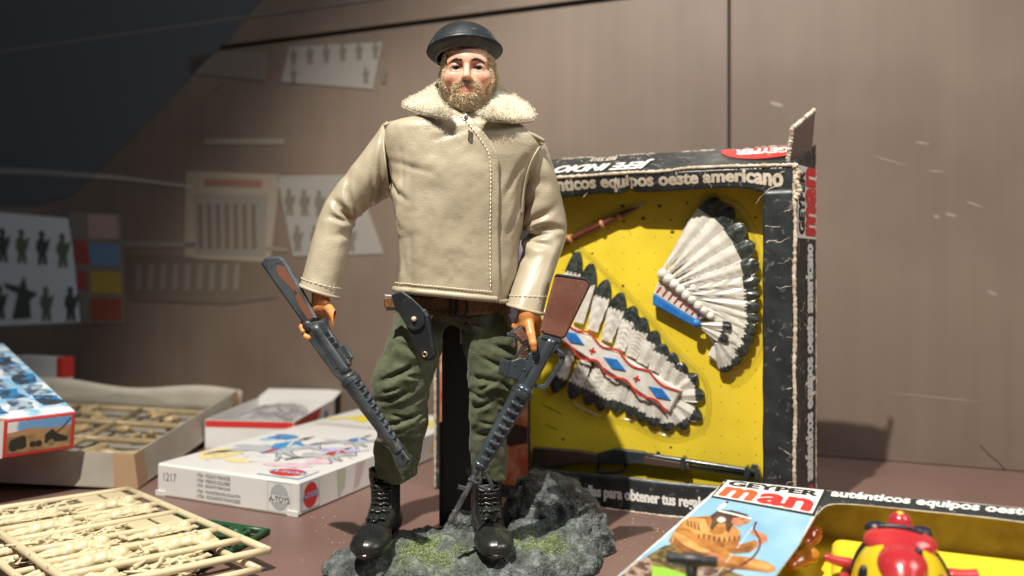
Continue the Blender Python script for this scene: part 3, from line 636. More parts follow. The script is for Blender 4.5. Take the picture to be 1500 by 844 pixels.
rim([c5(x, y) for x, y in [(228, -25), (300, 35), (370, 110), (432, 168), (488, 228), (535, 280), (585, 340), (625, 395), (668, 435), (715, 485), (775, 545), (805, 630), (790, 755), (715, 805), (630, 815), (555, 795), (450, 745), (320, 725), (200, 672)]], 0.2, 0.15)
# ================================================================ painted rock base and its stand
def rock_f(P):
    n1 = fbm(P*0.55, 4, 3); n2 = fbm(P*1.8, 3, 9); rid = 1-np.abs(fbm(P*1.1+5, 3, 21))
    d = s_ell(P, (-3.6, 47.2, 0.25), (6.6, 4.0, 1.30))
    d = smin(d, s_ell(P, (-9.6, 46.4, 0.1), (1.6, 2.0, 0.95)), 0.5)
    d = smin(d, s_ell(P, (-0.2, 45.6, 0.2), (2.9, 2.6, 1.42)), 0.5)
    d = smin(d, s_ell(P, (-7.8, 46.8, 0.3), (2.1, 3.0, 1.36)), 0.4)
    d = smin(d, s_ell(P, (2.2, 47.8, 0.0), (3.4, 3.4, 1.9)), 0.5)
    hump = smin(s_ell(P, (2.3, 51.2, 0.9), (3.1, 2.1, 4.0)), s_ell(P, (4.2, 50.2, 0.2), (2.3, 2.8, 3.2)), 0.8)
    hump = smax(hump, P[..., 2]-4.75+0.12*(P[..., 0]-1.0), 0.6)
    d = smin(d, hump, 0.5)
    d = smin(d, s_box(P, (-2.9, 49.6, 0.8), (1.3, 1.0, 1.5), 0.5), 0.4)
    d = smin(d, s_box(P, (0.9, 48.0, 1.2), (1.0, 0.8, 0.9), 0.35), 0.3)
    d = d-0.26*n1-0.10*n2-0.20*(rid-0.75)-0.10*np.abs(fbm(P*2.6, 2, 77))
    return np.maximum(d, 0.01-P[..., 2])
RV, RQ = nets(rock_f, (-12.2, 41.6, -0.1), (7.4, 54.2, 5.6), 0.11)
RN = vnormals(RV, RQ)
def rock_z(x, y, r=0.5):
    m = (np.abs(RV[:, 0]-x) < r) & (np.abs(RV[:, 1]-y) < r); return RV[m, 2].max() if m.any() else 0.0
base = thing('rock_base', (-2.5, 47.5, 0), 'grey painted rock display base with green moss patches under the boots', 'display base')
moss = smooth((fbm(RV*0.55, 3, 40)+0.35)*1.6)*smooth((RN[:, 2]-0.35)*2.2)*smooth((RV[:, 2]-0.55)*2)*smooth((3.0-RV[:, 2])*1.5)
moss *= smooth((49.5-RV[:, 1])*0.6)
patch = np.maximum(np.exp(-(((RV[:, 0]+4.6)/2.2)**2+((RV[:, 1]-45.4)/1.7)**2)), np.exp(-(((RV[:, 0]-1.6)/1.7)**2+((RV[:, 1]-46.0)/1.1)**2)))
moss = np.clip(patch*1.15*(0.55+0.5*fbm(RV*1.3, 3, 11)), 0, 1)*smooth((RN[:, 2]-0.25)*2.2)
gray = np.array([0.125, 0.145, 0.143]); dark = np.array([0.04, 0.046, 0.044]); pale = np.array([0.30, 0.33, 0.325]); grn = np.array([0.22, 0.29, 0.12])
nv = fbm(RV*2.2, 4, 17); cav = smooth((fbm(RV*1.1+5, 3, 21))*1.2+0.5)
C = gray+(pale-gray)*np.clip(nv*0.9-0.1, 0, 1)[:, None]+(dark-gray)*np.clip(-nv*1.0, 0, 0.8)[:, None]
brown = np.array([0.075, 0.05, 0.032]); bm_ = smooth((RV[:, 2]-2.2)*0.8)*smooth(fbm(RV*0.8, 2, 5)+0.35); C = C*(1-0.6*bm_[:, None])+brown*0.6*bm_[:, None]
C = C*(1-moss[:, None])+grn*moss[:, None]
M_rock = mat('painted_rock', (1, 1, 1), 0.75, c2=(0.58, 0.58, 0.58), nscale=520, ndetail=8, lo=0.40, hi=0.60, attr=True, bump=1.0, bscale=650, bdist=0.0022)
obj('rock', RV, RQ, M_rock, base, vcol=np.clip(C, 0.01, 1))
# moss flock on the patches
mw = np.where(moss > 0.35, moss, 0)*1.0
mv, mf = fuzz(RV, RN, 6000, 0.10, 0.022, 0.7, 0.9, mw, jit=0.06)
mv_ = None; obj('moss', mv, mf, mat('moss_flock', (0.24, 0.31, 0.13), 0.9, c2=(0.40, 0.47, 0.24), nscale=300), base, kind='stuff')
# stand post
M_post = mat('black_stand_plastic', (0.010, 0.010, 0.011), 0.55)
pc = px(669, 600, 50.6); zt_ = 15.2
post = obj('stand_post', *cbox((pc[0], 50.6, (zt_+1.3)/2), (1.85, 0.9, zt_-1.3), b=0.08), M_post, base, smooth_=False)
obj('stand_rib', *cbox((pc[0]-0.98, 50.5, 4.6), (0.22, 0.7, 6.6), b=0.05), M_post, post, smooth_=False)
for x_, s_ in ((645.5, 0.5), (675, 0.62)):
    q = px(x_, 490, 50.0); obj('clip_edge', *cbox((q[0], 50.02, q[2]), (0.06, 0.12, s_*2), b=0.015), mat('clear_edge', (0.5, 0.5, 0.5), 0.2), post, smooth_=False)
# ================================================================ the soldier doll
doll = thing('action_figure', (-4.2, 47.3, 1.6), 'bearded soldier doll in black beret, beige jacket and green trousers, standing on rock base', 'action figure')
M_skin = mat('painted_doll_skin', (1, 1, 1), 0.36, attr=True, sss=0.22, c2=(0.94, 0.90, 0.88), nscale=90)
M_leather = mat('beige_leatherette', (0.420, 0.368, 0.268), 0.40, c2=(0.375, 0.322, 0.228), nscale=14, rvar=0.06, bump=0.30, bscale=1000, bdist=0.0003, kind='voronoi')
M_lining = mat('dark_lining', (0.12, 0.10, 0.07), 0.9)
M_thread = mat('cream_thread', (0.86, 0.78, 0.62), 0.7)
M_fleece = mat('cream_fleece', (0.80, 0.75, 0.62), 0.95, c2=(0.72, 0.66, 0.52), nscale=160, bump=0.8, bscale=500, bdist=0.001, sheen=0.3)
M_hair = mat('flocked_blond_hair', (0.68, 0.56, 0.38), 0.9, c2=(0.82, 0.72, 0.54), nscale=300)
M_cloth = mat('olive_wool_cloth', (0.066, 0.080, 0.040), 0.92, c2=(0.092, 0.108, 0.058), nscale=130, bump=0.7, bscale=1000, bdist=0.0005, sheen=0.12)
M_boot = mat('black_boot_vinyl', (0.012, 0.014, 0.014), 0.27, c2=(0.022, 0.024, 0.022), nscale=60, rvar=0.07, bump=0.1, bscale=90)
M_beret = mat('black_rubber_beret', (0.014, 0.019, 0.022), 0.42, c2=(0.022, 0.028, 0.032), nscale=45, rvar=0.08, dust=0.12)

# ---- body: head, neck, arms and hands in one mesh
HC = px(686, 114, 46.6)
EYE = 0.64
def head_f(P):
    q = P-np.float32(HC); x = q.copy(); x[..., 0] = np.abs(q[..., 0])
    d = s_ell(q, (0, 0.35, 0.65), (1.52, 1.85, 1.75))
    d = smin(d, s_ell(q, (0, -0.2, -0.80), (1.20, 1.42, 1.36)), 0.55)
    d = smin(d, s_sph(q, (0, -1.20, -1.66), 0.46), 0.45)
    d = smin(d, s_ell(x, (0.86, -0.93, -0.28), (0.52, 0.55, 0.50)), 0.45)
    d = smin(d, s_cap(x, (0.1, -1.43, 0.62), (0.95, -1.14, 0.60), 0.24, 0.2), 0.30)
    d = smin(d, s_ell(q, (0, -1.10, 0.95), (1.0, 0.5, 0.55)), 0.4)
    d = smax(d, -s_ell(x, (EYE, -1.78, 0.26), (0.42, 0.42, 0.27)), 0.16)
    lid = s_ell(x, (EYE, -1.16, 0.25), (0.44, 0.40, 0.38))
    lid = smax(lid, -s_ell(x, (EYE+0.01, -1.60, 0.205), (0.30, 0.42, 0.108)), 0.05)
    d = smin(d, lid, 0.08)
    d = smin(d, s_cap(q, (0, -1.45, 0.50), (0, -1.93, -0.36), 0.15, 0.21), 0.16)
    d = smin(d, s_sph(q, (0, -1.93, -0.40), 0.22), 0.10)
    d = smin(d, s_ell(x, (0.19, -1.72, -0.43), (0.16, 0.20, 0.15)), 0.08)
    d = smax(d, -s_sph(x, (0.10, -1.94, -0.60), 0.06), 0.05)
    d = smin(d, s_ell(q, (0, -1.38, -1.02), (0.62, 0.34, 0.42)), 0.25)
    d = smin(d, s_cap(x, (0.0, -1.69, -0.93), (0.36, -1.55, -1.02), 0.085, 0.04), 0.06)
    d = smin(d, s_cap(x, (0.0, -1.68, -1.13), (0.30, -1.56, -1.10), 0.10, 0.05), 0.06)
    d = smin(d, s_ell(x, (1.50, 0.25, -0.05), (0.16, 0.36, 0.52)), 0.10)
    d = smin(d, s_cap(q, (0, 0.35, -1.6), (0, 0.75, -4.2), 0.98, 1.05), 0.35)
    return d
HV, HQ = nets(head_f, HC+np.array([-2.1, -2.5, -4.3]), HC+np.array([2.1, 2.6, 2.7]), 0.052)
HN = vnormals(HV, HQ)
q = HV-HC; ax_ = np.abs(q[:, 0])
face = np.array([0.70, 0.415, 0.30]); blush = np.array([0.52, 0.14, 0.085]); lipc = np.array([0.56, 0.27, 0.20]); stub = np.array([0.56, 0.30, 0.19])
g = lambda cx, cy, sx, sy, a=None: np.exp(-(((ax_ if a is None else q[:, 0])-cx)/sx)**2-((q[:, 2]-cy)/sy)**2)*(q[:, 1] < 0.3)
HCOL = np.tile(face, (len(q), 1))
def tint(c, m): global HCOL; HCOL = HCOL*(1-np.clip(m, 0, 1)[:, None])+np.asarray(c)*np.clip(m, 0, 1)[:, None]
tint(blush, 0.34*g(0.95, -0.6, 0.45, 0.45)); tint(blush, 0.6*g(0.30, 0.34, 0.14, 0.2)); tint(blush, 0.35*g(0.64, 0.42, 0.5, 0.14)); tint(blush, 0.6*g(0, -0.62, 0.3, 0.08))
tint(stub, 0.75*smooth((-0.75-q[:, 2])*3)*(q[:, 1] < 0.8)); tint(lipc, 0.95*np.clip(g(0, -1.03, 0.36, 0.15)*1.5, 0, 1)); tint((0.34, 0.12, 0.09), 0.6*np.exp(-((ax_)/0.36)**4-((q[:, 2]+1.03)/0.032)**2)*(q[:, 1] < -1))
sc = np.abs((q[:, 0]+1.05)*0.80+(q[:, 2]+0.62)*-0.60); tint((0.42, 0.08, 0.05), 0.7*np.exp(-(sc/0.035)**2)*(np.hypot(q[:, 0]+1.02, q[:, 2]+0.66) < 0.34))
tint((0.30, 0.09, 0.06), 0.6*np.exp(-(((ax_-EYE)/0.36)**2)**2-((q[:, 2]-0.395)/0.028)**2)*(q[:, 1] < -0.8))
hand_c = np.array([0.70, 0.300, 0.095])
def fingers(P, lst, d, k=0.10):
    for pts, rs in lst: d = smin(d, chain(P, pts, rs, 0.06), k)
    return d
# viewer-left hand, back of the hand to the camera, thumb hanging at the right
LW = px(468, 424, 45.5)
L_list = [([px(482, 452, 45.0), px(490, 464, 44.5), px(493, 478, 44.2), px(493, 484, 44.15)], [0.26, 0.24, 0.21, 0.17]),      # thumb
          ([px(477, 462, 45.6), px(480, 478, 45.5), px(476, 488, 45.9), px(468, 490, 45.9)], [0.23, 0.21, 0.19, 0.16]),
          ([px(466, 466, 45.8), px(460, 482, 45.8), px(455, 494, 45.2), px(452, 495, 44.7)], [0.23, 0.21, 0.19, 0.16]),
          ([px(458, 464, 45.8), px(450, 478, 45.7), px(446, 488, 45.1), px(448, 493, 44.7)], [0.22, 0.20, 0.18, 0.15]),
          ([px(454, 460, 45.7), px(446, 470, 45.5), px(442, 479, 45.0), px(444, 485, 44.7)], [0.20, 0.18, 0.16, 0.14])]
def lhand_f(P):
    d = s_cap(P, px(462, 395, 45.8), px(469, 434, 45.4), 0.52, 0.42)
    d = smin(d, chain(P, [px(469, 436, 45.4), px(470, 448, 45.4), px(466, 462, 45.6)], [0.42, 0.50, 0.44], 0.2), 0.25)
    d = smin(d, s_cap(P, px(474, 446, 45.3), px(478, 462, 45.4), 0.40, 0.30), 0.2)
    return fingers(P, L_list, d)
R_list = [([px(775, 474, 44.6), px(778, 490, 44.2), px(781, 503, 43.95), px(782, 511, 43.95)], [0.27, 0.24, 0.21, 0.18]),      # straight finger
          ([px(768, 474, 44.9), px(764, 490, 45.3), px(766, 500, 45.9), px(774, 503, 46.2)], [0.23, 0.21, 0.19, 0.16]),
          ([px(764, 470, 45.1), px(758, 484, 45.4), px(760, 494, 46.0), px(768, 499, 46.3)], [0.22, 0.20, 0.18, 0.15]),
          ([px(761, 466, 45.3), px(754, 478, 45.5), px(756, 488, 46.1), px(764, 493, 46.4)], [0.20, 0.18, 0.16, 0.14]),
          ([px(782, 458, 44.9), px(788, 470, 45.2), px(788, 482, 45.7), px(783, 488, 46.0)], [0.25, 0.23, 0.20, 0.16])]         # thumb, behind the stock
def rhand_f(P):
    d = s_cap(P, px(772, 420, 46.0), px(771, 448, 45.3), 0.52, 0.42)
    d = smin(d, chain(P, [px(771, 450, 45.2), px(772, 460, 45.0), px(772, 474, 44.9)], [0.42, 0.52, 0.42], 0.2), 0.25)
    return fingers(P, R_list, d)
LV, LQ = nets(lhand_f, px(430, 500, 47.2)-np.array([0, 3.4, 0]), px(505, 385, 47.2), 0.055)
RV2, RQ2 = nets(rhand_f, px(740, 520, 47.4)-np.array([0, 4.2, 0]), px(800, 410, 47.4), 0.055)
def torso_f(P):
    d = s_ell(P, px(680, 250, 47.2), (3.4, 1.6, 3.2))
    d = smin(d, s_ell(P, px(668, 380, 47.2), (2.7, 1.5, 3.0)), 0.6)
    d = smin(d, chain(P, [px(590, 215, 47.5), px(505, 312, 47.2), px(463, 400, 45.8)], [0.95, 0.72, 0.5], 0.3), 0.5)
    d = smin(d, chain(P, [px(772, 240, 47.8), px(799, 345, 48.2), px(772, 424, 46.0)], [0.85, 0.72, 0.5], 0.3), 0.5)
    d = smin(d, s_cap(P, px(682, 180, 47.3), px(682, 150, 47.2), 1.0), 0.4)
    d = smin(d, chain(P, [px(625, 450, 47.2), px(590, 575, 47.2), px(572, 690, 47.4)], [1.3, 1.0, 0.6], 0.3), 0.5)
    d = smin(d, chain(P, [px(705, 450, 47.2), px(718, 570, 47.2), px(714, 690, 47.4)], [1.3, 0.9, 0.6], 0.3), 0.5)
    return d
TV, TQ = nets(torso_f, (-13.5, 44.5, 4.6), (4.5, 50, 28.2), 0.25)
mbV = np.vstack([HV, LV, RV2, TV]); mbF = np.vstack([HQ, LQ+len(HV), RQ2+len(HV)+len(LV), TQ+len(HV)+len(LV)+len(RV2)])
bc = np.vstack([HCOL, np.tile(hand_c, (len(LV)+len(RV2), 1)), np.tile(face, (len(TV), 1))])
body = obj('body', mbV, mbF, M_skin, doll, vcol=bc)
# nails on the visible fingertips
# ---- eyes
M_eyew = mat('painted_eye', (1, 1, 1), 0.15, attr=True, coat=0.6)
for s in (-1, 1):
    c = HC+np.array([s*EYE, -1.125, 0.21]); V, Fc = sphere((0, 0, 0), 0.385, 40, 40); V = V[:, [0, 2, 1]]
    r = np.hypot(V[:, 0]-0.045, V[:, 2]-0.03); f = V[:, 1] < 0
    ec = np.tile(np.array([0.52, 0.47, 0.45]), (len(V), 1)); ec[f & (r < 0.20)] = (0.02, 0.025, 0.035); ec[f & (r < 0.185)] = (0.035, 0.05, 0.075) ; ec[f & (r < 0.11)] = (0.004, 0.004, 0.005)
    ec[f & (np.hypot(V[:, 0]-0.0, V[:, 2]-0.085) < 0.03)] = (0.85, 0.85, 0.85)
    ev = obj('eye', V+c, [g_[::-1] for g_ in Fc], M_eyew, doll, vcol=ec)
    p = [c+np.array([s*dx, -0.415+0.33*abs(dx)**1.5, dz+0.02]) for dx, dz in ((-0.29, -0.05), (-0.18, 0.035), (0.0, 0.062), (0.18, 0.04), (0.36, -0.06))]
    P = catmull(p, 16); obj('eyelid_line', *tube(P, np.linspace(0.022, 0.034, 16)*np.sin(np.linspace(0.4, 2.8, 16)), 6), M_ink, ev)
    pb = [(0.27, 0.60, 0.060), (0.42, 0.655, 0.085), (0.62, 0.665, 0.080), (0.84, 0.60, 0.058), (1.04, 0.48, 0.024)]
    # set the brow on the actual surface of the forehead
    def onface(x, z):
        m = (np.abs(HV[:, 0]-HC[0]-x) < 0.06) & (np.abs(HV[:, 2]-HC[2]-z) < 0.06); return HV[m, 1].min()
    P = catmull([np.array([HC[0]+s*x, onface(s*x, z)+0.005, HC[2]+z]) for x, z, r_ in pb], 20); rr = np.interp(np.linspace(0, 4, 20), range(5), [b_[2] for b_ in pb])
    obj('eyebrow', *tube(P, rr, 8, r2=rr*0.55), mat('black_brow_paint', (0.03, 0.022, 0.018), 0.35), doll)
# ---- flocked hair and beard
z_ = q[:, 2]; y_ = q[:, 1]
bz = np.zeros(len(q))
bz = np.maximum(bz, (np.abs(z_+0.66+0.42*ax_**2) < 0.20)*(ax_ < 0.74)*(y_ < -1.2)*1.0)                     # moustache
bz = np.maximum(bz, smooth((-1.22-z_)*5)*(z_ > -2.45)*(y_ < 0.4)*(ax_ < 1.3))                  # chin
bz = np.maximum(bz, ((ax_ > 0.50)*(ax_ < 0.85)*(z_ < -0.72)*(z_ > -1.4)*(y_ < -0.6))*0.35)
jaw = smooth((ax_-0.98)*8)*(z_ < 0.95)*(z_ > -2.0)*(y_ > -1.0)*(y_ < 0.7)
bz = np.maximum(bz, jaw)
bz *= (np.hypot(ax_/0.33, (z_+1.05)/0.115) > 1)
hair_w = ((z_ > 0.9)*(y_ < 0.2)*(z_ < 1.35)*(y_ > -1.5)*(z_ > 1.06-0.0*ax_))*0.8+((y_ > 0.5)*(z_ > -1.6))*1.0+((ax_ > 1.15)*(z_ > 0.3)*(y_ > -0.6))*1.0
bz *= (y_ > -1.78)
hv, hf = fuzz(HV, HN, 15000, 0.22, 0.017, 0.45, 0.7, bz+1e-9)
obj('beard', hv, hf, M_hair, doll, kind='stuff')
hv, hf = fuzz(HV, HN, 9000, 0.18, 0.017, 0.5, 0.7, hair_w+1e-9)
obj('hair', hv, hf, M_hair, doll, kind='stuff')
# ---- beret
BC = px(681, 77, 46.7); ti = math.radians(7); ro = math.radians(-2.0)
prof = [(1.66, -0.36), (1.74, -0.40), (1.82, -0.35), (1.98, -0.20), (2.14, -0.06), (2.23, 0.06), (2.24, 0.13), (2.18, 0.26), (1.98, 0.62), (1.70, 1.02), (1.34, 1.34), (0.92, 1.55), (0.45, 1.65), (0.02, 1.67)]
pr_ = catmull(prof, 50); pr_[:, 0] = np.maximum(pr_[:, 0], 0.01)
nth = 72; th = np.linspace(0, 2*np.pi, nth, endpoint=False); V = []
for r, z in pr_:
    k = 1+0.02*np.sin(2*th+0.6)*(z > 0); x = r*k*np.cos(th)*1.0; y = r*1.03*np.sin(th)
    zz = z+0.10*np.cos(th-2.6)*(z > 0.2)*(r/2.2) + (-0.12*(x < 0)*(np.abs(x)/2.2)**2 if True else 0)
    V.append(np.stack([x, y, zz], 1))
V = np.vstack(V); inn = [(1.66, -0.36), (1.58, -0.3), (1.55, 0.6)]
Rb = np.array(Matrix.Rotation(ro, 3, 'Y') @ Matrix.Rotation(-ti, 3, 'X'))
n_p = len(pr_)
for r, z in inn[1:]: V = np.vstack([V, np.stack([r*np.cos(th), r*np.sin(th), np.full(nth, z)], 1)])
Fc = grid_faces(n_p, nth, wrap_v=True, flip=True); o1 = n_p*nth
Fc += [(j, (j+1) % nth, o1+(j+1) % nth, o1+j) for j in range(nth)]+[(o1+j, o1+(j+1) % nth, o1+nth+(j+1) % nth, o1+nth+j) for j in range(nth)]
obj('beret', V@Rb.T+BC, Fc, M_beret, doll)

# ---- jacket body
JY = 47.2
ys = np.array([161, 166, 171, 177, 184, 192, 204, 216, 232, 250, 275, 300, 325, 350, 380, 410, 424, 436.])
XL = np.array([652, 645, 628, 600, 572, 563, 561, 561, 563, 566, 570, 576, 583, 587, 586, 585, 585, 586.])
XR = np.array([712, 719, 732, 748, 762, 776, 793, 795, 790, 782, 774, 770, 766, 762, 758, 753, 749, 746.])
DF = np.array([1.10, 1.20, 1.42, 1.75, 2.0, 2.16, 2.30, 2.38, 2.46, 2.52, 2.55, 2.53, 2.48, 2.44, 2.42, 2.45, 2.48, 2.5])
def jx(y): return np.interp(y, ys, XL), np.interp(y, ys, XR), np.interp(y, ys, DF)
tx = lambda x: (x-750)*JY/F
tz = lambda y: H+(400-y)*JY/F
NEXP = 2.5
JCRE = [(566, 262, 606, 300, 0.28, 0.16), (568, 285, 600, 340, 0.30, 0.16), (572, 305, 592, 372, 0.22, 0.14), (574, 240, 640, 262, 0.12, 0.2), (596, 230, 602, 330, 0.18, 0.14), (770, 235, 738, 300, 0.22, 0.18), (766, 290, 744, 350, 0.24, 0.16), (764, 340, 742, 420, 0.2, 0.15),
        (690, 200, 640, 215, 0.10, 0.2), (600, 350, 604, 415, 0.14, 0.13), (640, 330, 632, 410, 0.10, 0.2), (690, 280, 700, 410, 0.12, 0.18), (748, 200, 700, 196, 0.12, 0.18)]
def jpt(C, y, off=0.0, front=True):      # C = -1..1 across, y photo row; point on the front of the jacket
    xl, xr, df = jx(y); xc = (tx(xl)+tx(xr))/2; a = (tx(xr)-tx(xl))/2
    Cc = np.clip(C, -1, 1); S = (1-np.abs(Cc)**NEXP+1e-9)**(1/NEXP)
    x = xc+a*Cc; yy = JY-df*S*(1 if front else -1); hz = tz(y)
    P = np.stack([x, yy, hz+0*x], -1)
    # soft body folds
    fold = 0.10*np.exp(-((P[..., 0]-tx(598))/0.22)**2)*smooth((y-230)/60)+0.07*np.exp(-((P[..., 0]-tx(622))/0.25)**2)*smooth((y-260)/80)
    fold = fold-0.10*np.exp(-((P[..., 0]-tx(610))/0.2)**2)*smooth((y-240)/60)+0.06*np.sin(P[..., 2]*1.3+P[..., 0])*0.6+0.10*fbm(P*0.35, 2, 5)
    fold = fold-0.13*np.exp(-((P[..., 0]-tx(583)+0.03*(y-330)*0.2)/0.35)**2-((y-325)/26)**2)+0.05*np.exp(-((P[..., 0]-tx(690))/0.5)**2)*smooth((y-300)/60)
    # creases running in from the armholes, and crumples of the soft sheet
    for (x0, y0, x1, y1, dp, wd) in JCRE:
        ax, ay, bx, by = tx(x0), tz(y0), tx(x1), tz(y1); L2 = (bx-ax)**2+(by-ay)**2; t_ = np.clip(((P[..., 0]-ax)*(bx-ax)+(P[..., 2]-ay)*(by-ay))/L2, 0, 1)
        dd = np.hypot(P[..., 0]-ax-t_*(bx-ax), P[..., 2]-ay-t_*(by-ay)); amp = dp*np.sin(np.pi*np.clip(t_*0.9+0.05, 0, 1))
        fold = fold-(amp*(np.exp(-(dd/wd)**2)-0.6*np.exp(-(dd/(2.4*wd))**2)) if front else 0)
    fold = fold+0.05*fbm(P*0.9+3, 3, 55)
    nx = np.sign(Cc)*np.abs(Cc)**(NEXP-1); N = np.stack([nx, -S**(NEXP-1)*(1 if front else -1), 0*nx], -1); N /= np.linalg.norm(N, axis=-1)[..., None]+1e-9
    return P+N*(fold+off)[..., None]
nt_, ny_ = 120, 110
rows = np.linspace(436, 161, ny_); V = []
tt = np.linspace(0, 2*np.pi, nt_, endpoint=False)
for y in rows:
    c = np.cos(tt); C = np.sign(c)*np.abs(c)**(2/NEXP); fr = np.sin(tt) >= 0
    hem = y+np.interp(C, [-1, -0.2, 1], [-14, -8, 2])*smooth((y-330)/100)
    V.append(np.where(fr[:, None], jpt(C, hem, np.zeros(nt_), True), jpt(C, hem, np.zeros(nt_), False)))
V = np.vstack(V); Fc = grid_faces(ny_, nt_, wrap_v=True, flip=True)
# turn the hem inwards
k0 = len(V); cen = V[:nt_].mean(0); inner = V[:nt_]*0.93+cen*0.07; V = np.vstack([V, inner, inner+np.array([0, 0, 3.0])])
Fc += [(j, (j+1) % nt_, k0+(j+1) % nt_, k0+j) for j in range(nt_)]+[(k0+j, k0+(j+1) % nt_, k0+nt_+(j+1) % nt_, k0+nt_+j) for j in range(nt_)]
jacket = obj('jacket', V, Fc, M_leather, doll)
# overlapping front panel with its diagonal edge
ey = [163, 172, 182, 195, 208, 220, 232, 245, 262, 300, 360, 440]; ex = [667, 679, 691, 703, 713, 721, 728, 731, 731.5, 731, 730, 728]
def C_of(x, y): xl, xr, _ = jx(y); return np.clip((tx(x)-(tx(xl)+tx(xr))/2)/((tx(xr)-tx(xl))/2), -0.999, 0.999)
def hemrow(C, y): return y+np.interp(C, [-1, -0.2, 1], [-14, -8, 2])*smooth((y-330)/100)
def panel(u, v):
    y = lerp(441, 166, v); e = np.interp(y, ey, ex); Ce = C_of(e, y); C = lerp(-0.93, Ce, u)
    off = 0.10+0.05*np.exp(-((1-u)/0.03)**2)-0.09*np.exp(-(u/0.05)**2)
    return jpt(C, hemrow(C, y), off)
obj('front_panel', *shell(panel, 70, 90, 0.14, edge=0.35), M_leather, jacket)
# rolled hem
def hemline(y0, off):
    P = []
    for C in np.linspace(-0.985, C_of(726, 430), 60): P.append(jpt(np.array(C), hemrow(np.array(C), y0), np.array(off)))
    return np.array(P)
obj('hem_roll', *tube(hemline(437, 0.16), 0.20, 10, r2=0.22), M_leather, jacket)
P = [jpt(np.array(C), hemrow(np.array(C), 439.0), np.array(0.02)) for C in np.linspace(C_of(730, 430), 0.995, 20)]
obj('hem_roll', *tube(np.array(P), 0.16, 10), M_leather, jacket)
# stitching
def stitches(P, n, L, parent, r=0.030):
    d = np.r_[0, np.cumsum(np.linalg.norm(np.diff(P, axis=0), axis=1))]; mb = MB()
    for s in np.linspace(0.1, d[-1]-0.1-L, n):
        a = np.array([np.interp(s, d, P[:, i]) for i in range(3)]); b = np.array([np.interp(s+L, d, P[:, i]) for i in range(3)]); m = (a+b)/2; m[1] -= 0.03
        mb.add(*tube(np.array([a, m, b]), [r*0.6, r, r*0.6], 6))
    return mb.build('stitching', M_thread, parent, kind='stuff')
P = np.array([jpt(C_of(np.interp(y, ey, ex)-12, y), hemrow(C_of(np.interp(y, ey, ex)-12, y), y), np.array(0.225)) for y in np.linspace(171, 424, 90)]); stitches(P, 48, 0.18, jacket)
P = np.array([jpt(np.array(C), hemrow(np.array(C), 427), np.array(0.22)) for C in np.linspace(-0.96, C_of(722, 420), 60)]); stitches(P, 34, 0.17, jacket)
# shoulder piping
P = catmull([px(563, 184, 46.2), px(585, 178, 45.9), px(612, 173, 45.8), px(640, 168, 45.8)], 24); obj('shoulder_seam', *tube(P, 0.13, 8), M_leather, jacket)
P = catmull([px(797, 207, 46.2), px(775, 196, 45.8), px(750, 185, 45.7), px(725, 172, 45.8)], 24); obj('shoulder_seam', *tube(P, 0.13, 8), M_leather, jacket)
# epaulette flaps seen edge-on under the collar
def epl(u, v): return lerp(lerp(px(572, 182, 46.6), px(640, 166, 45.6), u), lerp(px(575, 181, 48.6), px(640, 160, 48.4), u), v)
